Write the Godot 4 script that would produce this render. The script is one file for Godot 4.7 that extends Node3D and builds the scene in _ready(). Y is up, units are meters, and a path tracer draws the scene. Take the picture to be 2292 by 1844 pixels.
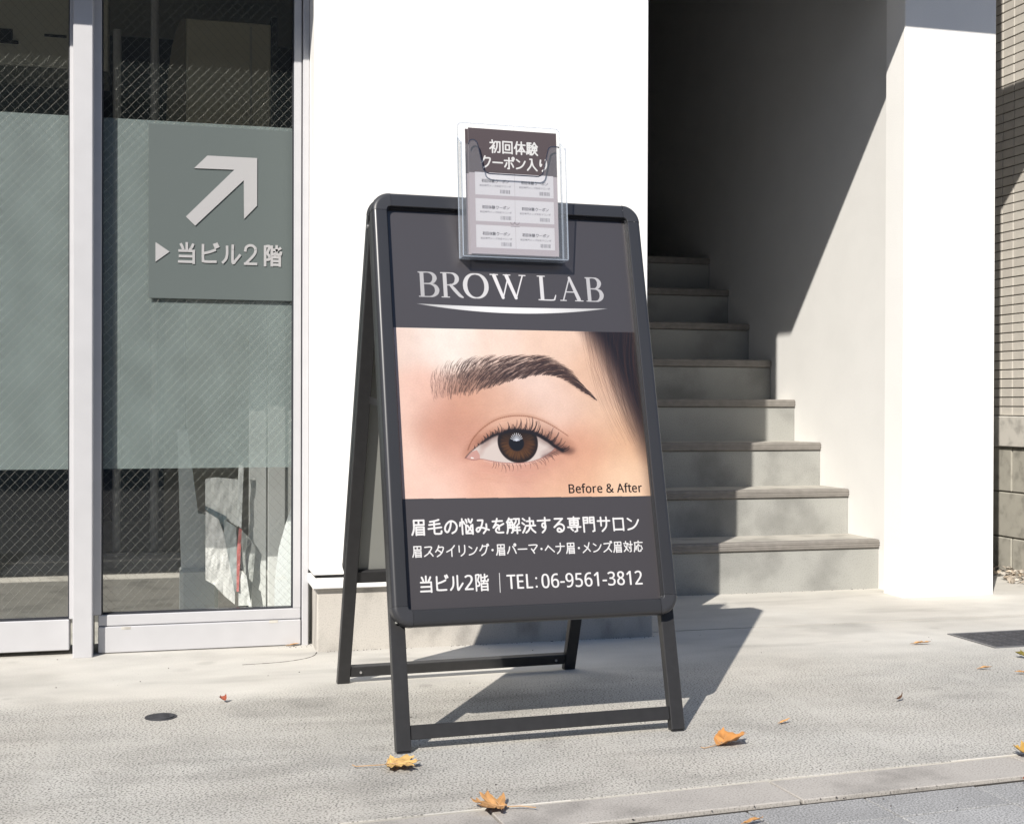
extends Node3D

# ---------------------------------------------------------------- helpers
var cnt := {}
var M := {}
var rng := RandomNumberGenerator.new()
var uvo := Vector2.ZERO


func numbered(parent: Node, called: String) -> String:
	var k := str(parent.get_instance_id()) + called
	var n: int = cnt.get(k, 0)
	cnt[k] = n + 1
	return called if n == 0 else "%s_%03d" % [called, n]


func tag(o: Node, label: String, category := "", group := "", kind := "") -> void:
	if label: o.set_meta("label", label)
	if category: o.set_meta("category", category)
	if group: o.set_meta("group", group)
	if kind: o.set_meta("kind", kind)


func thing(called: String, label: String, category: String, at := Vector3.ZERO, turn := 0.0, group := "") -> Node3D:
	var o := Node3D.new()
	o.name = numbered(self, called)
	add_child(o, true)
	o.position = at
	o.rotation.y = turn
	tag(o, label, category, group)
	return o


func S() -> SurfaceTool:
	var s := SurfaceTool.new()
	s.begin(Mesh.PRIMITIVE_TRIANGLES)
	return s


func put(called: String, st: SurfaceTool, m: Material, parent: Node = self) -> MeshInstance3D:
	var o := MeshInstance3D.new()
	o.name = numbered(parent, called)
	o.mesh = st.commit()
	o.material_override = m
	parent.add_child(o, true)
	return o


func put_mesh(called: String, me: Mesh, m: Material, parent: Node, at: Vector3) -> MeshInstance3D:
	var o := MeshInstance3D.new()
	o.name = numbered(parent, called)
	o.mesh = me
	o.material_override = m
	o.position = at
	parent.add_child(o, true)
	return o


func vtx(st: SurfaceTool, p: Vector3, n: Vector3) -> void:
	var a := n.abs()
	var t := Vector2(p.x, p.z)
	if a.x > a.y and a.x > a.z: t = Vector2(p.z, p.y)
	elif a.z >= a.y: t = Vector2(p.x, p.y)
	st.set_normal(n)
	st.set_uv(t + uvo)
	st.set_uv2(t + uvo)
	st.add_vertex(p)


func poly(st: SurfaceTool, pts: PackedVector3Array, inside: Vector3) -> void:
	var n := Vector3.ZERO
	var c := Vector3.ZERO
	var k := pts.size()
	for i in k:
		n += pts[i].cross(pts[(i + 1) % k])
		c += pts[i]
	n = Vector3.ZERO
	for i in range(1, k - 1):
		n += (pts[i] - pts[0]).cross(pts[i + 1] - pts[0])
	if n.length_squared() < 1e-20: return
	n = n.normalized()
	if n.dot(c / k - inside) < 0:
		n = -n
		pts.reverse()
	for i in range(1, k - 1):
		vtx(st, pts[0], n)
		vtx(st, pts[i + 1], n)
		vtx(st, pts[i], n)


func box(st: SurfaceTool, c: Vector3, s: Vector3, b := 0.0, xf := Transform3D()) -> void:
	var h := s / 2
	var ins := xf * c
	var P := func(x: float, y: float, z: float) -> Vector3: return xf * (c + Vector3(x, y, z))
	var g := h - Vector3(b, b, b)
	for sg in [-1.0, 1.0]:
		poly(st, PackedVector3Array([P.call(sg * h.x, -g.y, -g.z), P.call(sg * h.x, g.y, -g.z), P.call(sg * h.x, g.y, g.z), P.call(sg * h.x, -g.y, g.z)]), ins)
		poly(st, PackedVector3Array([P.call(-g.x, sg * h.y, -g.z), P.call(g.x, sg * h.y, -g.z), P.call(g.x, sg * h.y, g.z), P.call(-g.x, sg * h.y, g.z)]), ins)
		poly(st, PackedVector3Array([P.call(-g.x, -g.y, sg * h.z), P.call(g.x, -g.y, sg * h.z), P.call(g.x, g.y, sg * h.z), P.call(-g.x, g.y, sg * h.z)]), ins)
	if b <= 0: return
	for u in [-1.0, 1.0]:
		for v in [-1.0, 1.0]:
			poly(st, PackedVector3Array([P.call(u * h.x, v * g.y, -g.z), P.call(u * h.x, v * g.y, g.z), P.call(u * g.x, v * h.y, g.z), P.call(u * g.x, v * h.y, -g.z)]), ins)
			poly(st, PackedVector3Array([P.call(u * h.x, -g.y, v * g.z), P.call(u * h.x, g.y, v * g.z), P.call(u * g.x, g.y, v * h.z), P.call(u * g.x, -g.y, v * h.z)]), ins)
			poly(st, PackedVector3Array([P.call(-g.x, u * h.y, v * g.z), P.call(g.x, u * h.y, v * g.z), P.call(g.x, u * g.y, v * h.z), P.call(-g.x, u * g.y, v * h.z)]), ins)
			for w in [-1.0, 1.0]:
				poly(st, PackedVector3Array([P.call(u * h.x, v * g.y, w * g.z), P.call(u * g.x, v * h.y, w * g.z), P.call(u * g.x, v * g.y, w * h.z)]), ins)


func slab(st: SurfaceTool, a: Vector3, b: Vector3, bev := 0.0) -> void:
	box(st, (a + b) / 2, (b - a).abs(), bev)


func bar(st: SurfaceTool, p: Vector3, q: Vector3, w: float, d: float, bev := 0.0) -> void:
	# a square bar from p to q
	var z := (q - p).normalized()
	var up := Vector3.UP if absf(z.y) < 0.95 else Vector3.BACK
	var x := up.cross(z).normalized()
	var y := z.cross(x)
	box(st, Vector3.ZERO, Vector3(w, d, p.distance_to(q)), bev, Transform3D(Basis(x, y, z), (p + q) / 2))


func tube(st: SurfaceTool, p: Vector3, q: Vector3, r0: float, r1: float, n := 10, caps := true) -> void:
	var z := (q - p).normalized()
	var up := Vector3.UP if absf(z.y) < 0.95 else Vector3.RIGHT
	var x := up.cross(z).normalized()
	var y := z.cross(x)
	for i in n:
		var a := TAU * i / n
		var b := TAU * (i + 1) / n
		var na := x * cos(a) + y * sin(a)
		var nb := x * cos(b) + y * sin(b)
		var v := [p + na * r0, p + nb * r0, q + nb * r1, q + na * r1]
		var nn := [na, nb, nb, na]
		for k in [0, 2, 1, 0, 3, 2]: vtx(st, v[k], nn[k])
		if caps:
			poly(st, PackedVector3Array([p, p + na * r0, p + nb * r0]), q)
			poly(st, PackedVector3Array([q, q + na * r1, q + nb * r1]), p)


func prism(st: SurfaceTool, pts: PackedVector2Array, z0: float, z1: float) -> void:
	# a polygon in the xy plane, given thickness
	var idx := Geometry2D.triangulate_polygon(pts)
	for i in range(0, idx.size(), 3):
		for z in [z0, z1]:
			var a := pts[idx[i]]
			var b := pts[idx[i + 1]]
			var c := pts[idx[i + 2]]
			poly(st, PackedVector3Array([Vector3(a.x, a.y, z), Vector3(b.x, b.y, z), Vector3(c.x, c.y, z)]), Vector3((a.x + b.x + c.x) / 3, (a.y + b.y + c.y) / 3, z0 + z1 - z))
	var cw := Geometry2D.is_polygon_clockwise(pts)
	for i in pts.size():
		var a := pts[i]
		var b := pts[(i + 1) % pts.size()]
		var d := (b - a).normalized()
		var o := Vector2(-d.y, d.x) * (1.0 if cw else -1.0)
		o = -o if false else o
		var mid := (a + b) / 2 - o * 0.001
		poly(st, PackedVector3Array([Vector3(a.x, a.y, z0), Vector3(b.x, b.y, z0), Vector3(b.x, b.y, z1), Vector3(a.x, a.y, z1)]), Vector3(mid.x, mid.y, (z0 + z1) / 2))


func lin(r: float, g: float, b: float, a := 1.0) -> Color:
	var c := Color(r, g, b).linear_to_srgb()
	c.a = a
	return c


func mat(r: float, g: float, b: float, rough := 0.8, metal := 0.0, spec := 0.5) -> StandardMaterial3D:
	var m := StandardMaterial3D.new()
	m.albedo_color = lin(r, g, b)
	m.roughness = rough
	m.metallic = metal
	m.metallic_specular = spec
	return m


func pane(r: float, g: float, b: float, a: float, rough := 0.03) -> StandardMaterial3D:
	var m := mat(r, g, b, rough)
	m.albedo_color.a = a
	m.transparency = BaseMaterial3D.TRANSPARENCY_ALPHA
	m.cull_mode = BaseMaterial3D.CULL_DISABLED
	return m


func noise(freq: float, oct: int, seed_: int, cellular := false) -> FastNoiseLite:
	var n := FastNoiseLite.new()
	n.seed = seed_
	n.noise_type = FastNoiseLite.TYPE_CELLULAR if cellular else FastNoiseLite.TYPE_SIMPLEX_SMOOTH
	n.frequency = freq
	n.fractal_octaves = oct
	return n


func ntex(freq: float, oct: int, seed_: int, stops: Array, size := 512, cellular := false) -> NoiseTexture2D:
	# stops: pairs of offset and grey (or Color), linear values
	var t := NoiseTexture2D.new()
	t.width = size
	t.height = size
	t.seamless = true
	t.seamless_blend_skirt = 0.15
	t.generate_mipmaps = false
	t.noise = noise(freq, oct, seed_, cellular)
	var g := Gradient.new()
	var off := PackedFloat32Array()
	var col := PackedColorArray()
	for s in stops:
		off.append(s[0])
		col.append((s[1] as Color if s[1] is Color else Color(s[1], s[1], s[1])).linear_to_srgb())
	g.offsets = off
	g.colors = col
	t.color_ramp = g
	return t


func bump(freq: float, oct: int, seed_: int, strength := 4.0, size := 512) -> NoiseTexture2D:
	var t := NoiseTexture2D.new()
	t.width = size
	t.height = size
	t.seamless = true
	t.generate_mipmaps = false
	t.as_normal_map = true
	t.bump_strength = strength
	t.noise = noise(freq, oct, seed_)
	return t


func textured(m: StandardMaterial3D, base: Texture2D, metres: float, fine: Texture2D = null, fine_metres := 0.3) -> StandardMaterial3D:
	m.albedo_texture = base
	m.uv1_scale = Vector3.ONE / metres
	if fine:
		m.detail_enabled = true
		m.detail_albedo = fine
		m.detail_blend_mode = BaseMaterial3D.BLEND_MODE_MUL
		m.detail_uv_layer = BaseMaterial3D.DETAIL_UV_2
		m.uv2_scale = Vector3.ONE / fine_metres
	return m


# ---------------------------------------------------------------- flat print (posters and lettering)
var buf: PackedByteArray
var bw := 0
var bh := 0


func canvas(w: int, h: int, c: Color) -> void:
	bw = w
	bh = h
	var im := Image.create(w, h, false, Image.FORMAT_RGB8)
	im.fill(c)
	buf = im.get_data()


func finished() -> ImageTexture:
	return ImageTexture.create_from_image(Image.create_from_data(bw, bh, false, Image.FORMAT_RGB8, buf))


func dot(x: int, y: int, r: float, g: float, b: float, a: float) -> void:
	if x < 0 or y < 0 or x >= bw or y >= bh or a <= 0.004: return
	var i := (y * bw + x) * 3
	buf[i] = int(lerpf(buf[i], r, a))
	buf[i + 1] = int(lerpf(buf[i + 1], g, a))
	buf[i + 2] = int(lerpf(buf[i + 2], b, a))


func seg(p: Vector2, q: Vector2, w0: float, w1: float, c: Color, alpha := 1.0, soft := 1.0) -> void:
	var m := maxf(w0, w1) / 2 + soft
	var d := q - p
	var l2 := maxf(d.length_squared(), 1e-6)
	var r := c.r8
	var g := c.g8
	var b := c.b8
	for y in range(maxi(0, int(minf(p.y, q.y) - m)), mini(bh - 1, int(maxf(p.y, q.y) + m)) + 1):
		for x in range(maxi(0, int(minf(p.x, q.x) - m)), mini(bw - 1, int(maxf(p.x, q.x) + m)) + 1):
			var v := Vector2(x + 0.5, y + 0.5)
			var t := clampf((v - p).dot(d) / l2, 0, 1)
			var dist := v.distance_to(p + d * t) - lerpf(w0, w1, t) / 2
			if dist < soft / 2: dot(x, y, r, g, b, alpha * clampf(0.5 - dist / soft, 0, 1))


func smooth(pts: PackedVector2Array, n := 6) -> PackedVector2Array:
	var o := PackedVector2Array()
	var k := pts.size()
	for i in k - 1:
		var a := pts[maxi(i - 1, 0)]
		var e := pts[mini(i + 2, k - 1)]
		for j in n: o.append(pts[i].cubic_interpolate(pts[i + 1], a, e, float(j) / n))
	o.append(pts[k - 1])
	return o


func pts_of(text: String) -> PackedVector2Array:
	var o := PackedVector2Array()
	for w in text.split(" ", false):
		var n := w.split(",")
		o.append(Vector2(n[0].to_float(), n[1].to_float()))
	return o


func line(pts: PackedVector2Array, w: float, c: Color, alpha := 1.0, soft := 1.0) -> void:
	for i in pts.size() - 1: seg(pts[i], pts[i + 1], w, w, c, alpha, soft)


func fill(pts: PackedVector2Array, c: Color, alpha := 1.0) -> void:
	var lo := pts[0]
	var hi := pts[0]
	for p in pts:
		lo = lo.min(p)
		hi = hi.max(p)
	for y in range(int(lo.y), int(hi.y) + 2):
		for x in range(int(lo.x), int(hi.x) + 2):
			var n := 0
			for o in [Vector2(0.25, 0.25), Vector2(0.75, 0.25), Vector2(0.25, 0.75), Vector2(0.75, 0.75)]:
				if Geometry2D.is_point_in_polygon(Vector2(x, y) + o, pts): n += 1
			if n: dot(x, y, c.r8, c.g8, c.b8, alpha * n / 4.0)


func fill_rect(x0: float, y0: float, x1: float, y1: float, c: Color) -> void:
	for y in range(int(y0), int(y1)):
		for x in range(int(x0), int(x1)): dot(x, y, c.r8, c.g8, c.b8, 1.0)


# strokes of each character on a square of 100; "~" bends a stroke, "o" is a ring
var STROKES := {
	"眉": "18,9 85,9 85,36/18,36 85,36/50,9 50,36/~18,9 18,50 14,72 4,95/32,50 32,97/32,50 84,50 84,97/32,65 84,65/32,80 84,80/32,94 84,94",
	"毛": "~78,7 50,14 18,18/12,37 84,31/6,61 94,53/~46,14 46,78 50,90 62,92 82,92 92,88 94,76",
	"の": "~53,20 47,50 34,76 22,83 11,72 11,54 22,34 40,20 58,16 78,24 90,42 90,60 80,78 58,90",
	"悩": "20,4 20,97/8,24 4,46/30,20 36,34/~46,8 50,16 52,26/~65,5 68,13 70,23/~91,7 86,18 78,29/46,40 46,92 90,92/91,40 91,97/~56,44 66,58 84,80/~82,44 74,62 56,82",
	"み": "~20,14 50,14 54,18 46,44 30,74 17,84 8,74 14,62 32,58 60,62 95,74/~78,38 78,60 72,76 56,94",
	"を": "14,22 82,20/~46,6 36,34 18,60 36,46 50,44 57,54 57,74/~90,38 60,52 40,66 34,78 42,89 62,92 86,91",
	"解": "~22,4 16,16 5,29/20,12 42,12 34,27/~11,28 11,64 9,80 3,96/11,28 44,28 44,88 35,94/11,46 44,46/11,63 44,63/27,28 27,63/54,9 93,9 91,38 82,44/~71,9 68,28 52,46/~59,52 56,62 49,71/57,61 93,61/48,79 97,79/75,50 75,98",
	"決": "10,8 24,18/5,34 18,44/~6,94 16,80 25,62/36,24 84,24 84,52/28,52 97,52/~59,4 59,48 54,70 44,84 29,95/~61,54 72,76 95,95",
	"す": "6,22 94,20/~59,4 59,48 54,62 44,64 37,54 40,42 50,38 59,46 61,62 54,80 36,96",
	"る": "20,12 76,12 15,64/~15,64 40,48 64,46 82,58 83,76 70,90 50,94 37,88 38,76 50,72 62,80 66,92",
	"専": "9,12 91,12/20,24 80,24 80,53/20,24 20,53 80,53/20,38 80,38/50,3 50,53/4,66 96,66/70,54 70,90 54,95/27,75 40,87",
	"門": "12,7 12,97/12,7 42,7 42,41 12,41/12,24 42,24/58,41 58,7 88,7 88,91 76,95/58,24 88,24/58,41 88,41",
	"サ": "6,30 94,30/30,8 30,60/~70,8 70,46 62,72 36,95",
	"ロ": "15,15 15,92/15,17 85,17 85,92/15,86 85,86",
	"ン": "12,18 38,34/~10,88 46,78 72,58 91,28",
	"ス": "~14,16 78,16 64,48 44,70 8,91/~54,54 74,72 90,91",
	"タ": "~42,5 30,32 8,57/~38,20 84,20 74,54 54,78 22,96/~32,43 50,53 67,67",
	"イ": "~86,7 56,36 8,59/57,36 57,97",
	"リ": "22,10 22,62/~77,7 77,48 68,74 38,95",
	"グ": "~38,8 28,32 8,55/~36,20 78,20 68,58 54,78 24,95/80,4 87,18/91,0 98,13",
	"ク": "~40,5 28,32 8,57/~36,20 86,20 76,56 58,78 24,96",
	"パ": "~30,28 24,54 6,84/~62,26 78,52 92,84/o84,13 9",
	"ー": "6,50 94,50",
	"マ": "~8,18 88,18 74,44 50,68/~32,50 46,66 60,87",
	"ヘ": "~4,64 34,32 40,32 96,80",
	"ナ": "6,34 94,34/~53,6 53,44 44,72 18,95",
	"メ": "~76,8 56,54 8,92/~26,32 56,54 82,82",
	"ズ": "~14,20 74,20 62,50 44,70 8,91/~54,56 72,72 88,91/80,3 87,16/91,0 98,12",
	"ビ": "~18,10 18,76 26,88 84,88/~80,32 52,42 18,50/78,6 85,20/90,2 97,15",
	"ル": "~28,14 28,48 22,72 6,90/~58,8 58,88 76,76 95,54",
	"ポ": "6,30 88,30/48,8 48,92 36,92/~26,48 18,66 8,80/~68,48 80,62 88,78/o87,12 9",
	"り": "~23,10 19,36 22,58 32,44/~70,6 77,36 72,66 38,96",
	"対": "28,4 28,20/6,22 52,22/~44,24 36,56 24,74 6,91/~12,38 30,60 50,86/56,32 97,32/80,4 80,90 66,95/60,50 68,67",
	"応": "54,3 54,15/12,16 96,16/~15,16 15,56 4,95/~33,46 24,79/~47,36 47,80 52,91 72,91 79,78/54,32 66,46/80,44 92,73",
	"当": "~20,10 26,20 31,32/50,4 50,38/~82,10 76,22 68,32/12,40 86,40 86,97/14,66 86,66/10,92 86,92",
	"階": "11,7 11,98/~11,7 34,7 24,38 34,54 32,68 20,71/47,6 47,45 64,40/47,22 63,22/~73,4 73,36 78,44 92,44 96,34/92,14 73,24/66,46 60,58/47,58 47,98/47,58 90,58 90,98/47,76 90,76/47,94 90,94",
	"初": "24,3 27,18/6,22 42,22/~42,22 28,46 4,68/26,46 26,98/28,50 44,68/43,45 34,55/49,14 92,14/~92,14 90,82 84,92 72,92/~67,14 64,54 44,95",
	"回": "10,9 10,97/10,9 90,9 90,97/10,92 90,92/33,33 33,70 67,70 67,33 33,33",
	"体": "~28,4 18,32 4,54/20,32 20,98/34,26 97,26/65,4 65,98/~65,28 52,58 31,78/~65,28 80,58 97,78/50,76 80,76",
	"験": "10,7 10,62/10,7 42,7/27,7 27,62/10,25 41,25/10,43 41,43/10,62 45,62 43,90 34,96/6,74 4,92/17,73 19,88/29,72 33,84/~73,3 62,20 46,33/~73,3 84,20 99,33/58,35 88,35/73,35 73,60/55,45 92,45 92,63 55,63 55,45/~73,62 66,82 48,97/~74,64 84,84 99,97",
	"入": "30,8 48,8/~48,8 46,34 34,64 6,95/~48,24 60,60 95,95",
	"・": "o50,52 5",
}


func stroke_lines(ch: String) -> Array:
	var o := []
	for s in (STROKES[ch] as String).split("/"):
		if s.begins_with("o"):
			var w := s.substr(1).split(" ")
			var c := pts_of(w[0])[0]
			var r := w[1].to_float()
			var ring := PackedVector2Array()
			for i in 13: ring.append(c + Vector2(r, 0).rotated(TAU * i / 12))
			o.append(ring)
		elif s.begins_with("~"): o.append(smooth(pts_of(s.substr(1)), 5))
		else: o.append(pts_of(s))
	return o


func glyph(ch: String, x: float, y: float, wd: float, ht: float, weight: float, c: Color) -> void:
	for pl in stroke_lines(ch):
		var q := PackedVector2Array()
		for p in pl: q.append(Vector2(x + p.x * wd / 100, y + p.y * ht / 100))
		line(q, weight, c)


func jp(text: String, x0: float, y0: float, x1: float, ht: float, weight: float, c: Color, slope := 0.0, narrow_dot := true) -> void:
	var units := 0.0
	for ch in text: units += 0.55 if ch == "・" and narrow_dot else 1.0
	var w := (x1 - x0) / units
	var x := x0
	for ch in text:
		var step := w * (0.55 if ch == "・" and narrow_dot else 1.0)
		var y := y0 + (x - x0) * slope
		if ch == "・":
			seg(Vector2(x + step / 2, y + ht * 0.52), Vector2(x + step / 2, y + ht * 0.52), weight * 1.9, weight * 1.9, c)
		else: glyph(ch, x + w * 0.04, y, w * 0.92, ht, weight, c)
		x += step


func latin(text: String, x0: float, base: float, x1: float, cap: float, c: Color, slope := 0.0, font_name := "Droid Sans", fat := 0.0) -> void:
	var f := SystemFont.new()
	f.font_names = PackedStringArray([font_name])
	var t := TextMesh.new()
	t.font = f
	t.text = text
	t.font_size = 64
	t.pixel_size = 1.0
	t.depth = 0.0
	t.curve_step = 2.0
	var a := t.get_mesh_arrays()
	var v: PackedVector3Array = a[Mesh.ARRAY_VERTEX]
	var id: PackedInt32Array = a[Mesh.ARRAY_INDEX]
	var lo := Vector2(1e9, 1e9)
	var hi := Vector2(-1e9, -1e9)
	for p in v:
		lo = lo.min(Vector2(p.x, p.y))
		hi = hi.max(Vector2(p.x, p.y))
	# the height of a capital decides the scale; letters that hang below the line are left to hang
	t.text = "H"
	var hv: PackedVector3Array = t.get_mesh_arrays()[Mesh.ARRAY_VERTEX]
	var hlo := 1e9
	var hhi := -1e9
	for p in hv:
		hlo = minf(hlo, p.y)
		hhi = maxf(hhi, p.y)
	var sx := (x1 - x0) / (hi.x - lo.x)
	var sy := cap / (hhi - hlo)
	var q := PackedVector2Array()
	for p in v:
		var xx := x0 + (p.x - lo.x) * sx
		q.append(Vector2(xx, base - (p.y - hlo) * sy + (xx - x0) * slope))
	for i in range(0, id.size(), 3):
		for o in ([Vector2.ZERO] if fat <= 0 else [Vector2(-fat, 0), Vector2(fat, 0), Vector2(0, fat * 0.7), Vector2(0, -fat * 0.7)]):
			tri_fill(q[id[i]] + o, q[id[i + 1]] + o, q[id[i + 2]] + o, c)


var cover := PackedByteArray()


func tri_fill(a: Vector2, b: Vector2, e: Vector2, c: Color) -> void:
	var ar := (b - a).cross(e - a)
	if absf(ar) < 1e-5: return
	if ar < 0:
		var s := b
		b = e
		e = s
	for y in range(maxi(0, int(minf(a.y, minf(b.y, e.y)))), mini(bh - 1, int(maxf(a.y, maxf(b.y, e.y)))) + 1):
		for x in range(maxi(0, int(minf(a.x, minf(b.x, e.x)))), mini(bw - 1, int(maxf(a.x, maxf(b.x, e.x)))) + 1):
			var n := 0
			for k in 9:
				var p := Vector2(x + (k % 3) / 3.0 + 0.167, y + (k / 3) / 3.0 + 0.167)
				if (b - a).cross(p - a) >= 0 and (e - b).cross(p - b) >= 0 and (a - e).cross(p - e) >= 0: n += 1
			if n: dot(x, y, c.r8, c.g8, c.b8, n / 9.0)


# ---------------------------------------------------------------- poster
const PK := 1735.6  # pixels per metre of the poster print


func P2(s: float, h: float) -> Vector2:
	return Vector2((s + 0.295) * PK, (1.19 - h) * PK)


var photo_rect := [Vector2(25, 10), Vector2(1965, 45), Vector2(105, 1395), Vector2(2090, 1375)]


func zp(a: Vector2) -> Vector2:
	# a place in the printed photo, from sketch units to print pixels
	var u := 0.5
	var v := 0.5
	for i in 6:
		var l := (photo_rect[0] as Vector2).lerp(photo_rect[2], v)
		var r := (photo_rect[1] as Vector2).lerp(photo_rect[3], v)
		u = (a.x - l.x) / (r.x - l.x)
		var t := (photo_rect[0] as Vector2).lerp(photo_rect[1], u)
		var b := (photo_rect[2] as Vector2).lerp(photo_rect[3], u)
		v = (a.y - t.y) / (b.y - t.y)
	return P2(lerpf(-0.283, 0.29, u), lerpf(0.9045, 0.5225, v))


func zps(text: String, sm := 0) -> PackedVector2Array:
	var q := pts_of(text)
	if sm: q = smooth(q, sm)
	var o := PackedVector2Array()
	for p in q: o.append(zp(p))
	return o


func along(pl: PackedVector2Array, t: float) -> Vector2:
	var f := clampf(t, 0, 1) * (pl.size() - 1)
	var i := mini(int(f), pl.size() - 2)
	return pl[i].lerp(pl[i + 1], f - i)


func hair(p: Vector2, q: Vector2, bend: float, w0: float, w1: float, c: Color, alpha: float) -> void:
	var n := (q - p).orthogonal() * bend
	var last := p
	for i in range(1, 7):
		var t := i / 6.0
		var v := p.lerp(q, t) + n * 4 * t * (1 - t)
		seg(last, v, lerpf(w0, w1, (i - 1) / 6.0), lerpf(w0, w1, t), c, alpha)
		last = v


func paint_photo() -> void:
	# soft skin tones on a coarse grid, enlarged smoothly
	var spots := [
		[60, 120, 246, 224, 210], [480, 130, 255, 243, 233], [900, 150, 253, 228, 211], [1300, 160, 247, 217, 194], [1650, 420, 236, 200, 170], [80, 640, 250, 220, 203],
		[90, 1050, 252, 220, 202], [330, 1300, 252, 218, 200], [800, 1310, 247, 207, 180], [1250, 1280, 250, 211, 176], [1800, 1230, 252, 218, 184], [370, 760, 214, 166, 138], [470, 880, 212, 160, 132], [590, 880, 216, 166, 138],
		[600, 680, 222, 172, 140], [800, 620, 232, 190, 162], [1130, 520, 246, 222, 208], [1400, 640, 243, 213, 194], [1700, 760, 240, 207, 178], [1560, 960, 226, 172, 138], [1850, 900, 232, 190, 150],
		[1000, 690, 233, 192, 165], [450, 1100, 246, 204, 182], [720, 1180, 228, 176, 150], [1050, 1190, 222, 172, 150], [1300, 1130, 218, 166, 140], [1000, 800, 232, 190, 160], [1500, 1180, 240, 196, 160], [260, 560, 246, 206, 186],
	]
	var im := Image.create(120, 80, false, Image.FORMAT_RGB8)
	for j in 80:
		for i in 120:
			var p := Vector2(20 + 2080 * i / 119.0, 10 + 1390 * j / 79.0)
			var w := 0.0
			var c := Vector3.ZERO
			for s in spots:
				var d := p.distance_squared_to(Vector2(s[0], s[1]))
				var k := exp(-d / 36000.0) + 1e-5 + 0.002 * exp(-d / 250000.0)
				w += k
				c += Vector3(s[2], s[3], s[4]) * k
			c /= w
			# a print with some depth to its tones
			c = Vector3(255 * pow(c.x / 255, 1.10), 255 * pow(c.y / 255, 1.13), 255 * pow(c.z / 255, 1.03))
			# the hair at the temple
			var ex := 1650 + 430 * pow(clampf(p.y / 1150.0, 0, 1), 0.72) + p.y * 0.03
			var dk := smoothstep(-150, 140, p.x - ex)
			c = c.lerp(Vector3(24, 16, 20), dk)
			im.set_pixel(i, j, Color8(int(c.x), int(c.y), int(c.z)))
	var tl := P2(-0.295, 0.9045)
	var x1 := bw
	var y1 := int(P2(0, 0.5225).y)
	im.resize(x1, y1 - int(tl.y) + 10, Image.INTERPOLATE_CUBIC)
	var d := im.get_data()
	var y0 := int(tl.y)
	var grain := noise(0.30, 2, 5)
	var pore := noise(0.09, 3, 6)
	var blotch := noise(0.012, 3, 9)
	for y in range(y0, y1 + 9):
		for x in bw:
			if y > y1 - 4 + (x - 512) * 0.008: continue
			var si := ((y - y0) * bw + x) * 3
			var di := (y * bw + x) * 3
			var g := 1.0 + 0.030 * grain.get_noise_2d(x, y) + 0.030 * pore.get_noise_2d(x * 1.0, y * 1.7) + 0.025 * blotch.get_noise_2d(x, y)
			buf[di] = mini(255, int(d[si] * g))
			buf[di + 1] = mini(255, int(d[si + 1] * g))
			buf[di + 2] = mini(255, int(d[si + 2] * g))
	var dark := Color8(40, 26, 24)
	var brown := Color8(92, 60, 46)
	# temple hair strands
	for i in 150:
		var t := rng.randf()
		var a := zp(Vector2(1500 + 470 * t + rng.randf_range(-20, 20), 40))
		var b := zp(Vector2(1800 + 260 * t + rng.randf_range(-50, 50), 560 + 420 * rng.randf()))
		hair(a, b, -0.07 + rng.randf_range(-0.02, 0.02), 1.6, 0.8, brown if rng.randf() < 0.45 else dark, 0.12 + 0.3 * t)
	# under-shade of the brow
	var top := zps("300,430 400,352 520,318 640,285 800,265 950,250 1100,247 1220,272 1350,332 1460,432 1540,510 1612,597", 4)
	var low := zps("335,622 450,602 560,580 700,540 820,490 940,450 1060,425 1180,402 1290,412 1400,462 1500,532 1612,597", 4)
	for i in 120:
		var t := i / 119.0
		var a := along(top, t)
		var b := along(low, t)
		var k := smoothstep(0.0, 0.3, t) * (1 - 0.8 * smoothstep(0.75, 1.0, t))
		seg(a.lerp(b, 0.3), a.lerp(b, 0.8), 9, 9, Color8(84, 62, 56), 0.28 * k + 0.014, 14.0)
	for i in 2400:
		var t := rng.randf()
		if t < 0.24 and rng.randf() > 0.30 + 2.3 * t: continue
		if t > 0.62 and rng.randf() < (t - 0.62) * 2.2: continue
		var u := rng.randf()
		var a := along(top, t)
		var b := along(low, t)
		var p := b.lerp(a, u)
		var tg := (along(low, t + 0.02) - along(low, t - 0.02)).normalized()
		var lean := smoothstep(0.0, 0.42, t)
		var dir := Vector2(0.1 + 0.1 * u, -1).normalized().lerp((tg + Vector2(0, -0.35 * (1 - u) + 0.2 * u * smoothstep(0.5, 0.8, t))).normalized(), lean).normalized()
		var ln := lerpf(34, 46, lean) * rng.randf_range(0.7, 1.15) * (1.0 - 0.35 * smoothstep(0.75, 1.0, t))
		ln = minf(ln, 12 + a.distance_to(b) * 0.75)
		hair(p, p + dir * ln, 0.05 + 0.08 * (1 - lean), lerpf(1.2, 1.7, lean), 0.4, Color8(46, 32, 30) if rng.randf() < 0.7 else Color8(96, 70, 60), 0.72 * lerpf(0.55, 1.0, smoothstep(0.0, 0.25, t)))
	# eye socket shading
	line(zps("575,1060 610,1000 660,940 730,890 820,850", 5), 26, Color8(150, 92, 66), 0.07, 30.0)
	line(zps("1180,840 1280,900 1370,970 1420,1010", 5), 40, Color8(120, 74, 58), 0.06, 44.0)
	line(zps("700,1130 850,1165 1020,1175 1180,1140 1330,1060", 5), 30, Color8(196, 130, 112), 0.05, 36.0)
	line(zps("650,1190 860,1235 1080,1240 1260,1190", 5), 16, Color8(204, 146, 120), 0.06, 22.0)
	# crease
	line(zps("598,1000 632,920 700,838 800,768 900,736 1000,728 1100,740 1200,775 1300,830 1392,892", 6), 3.4, Color8(116, 68, 46), 0.45, 4.0)
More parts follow.
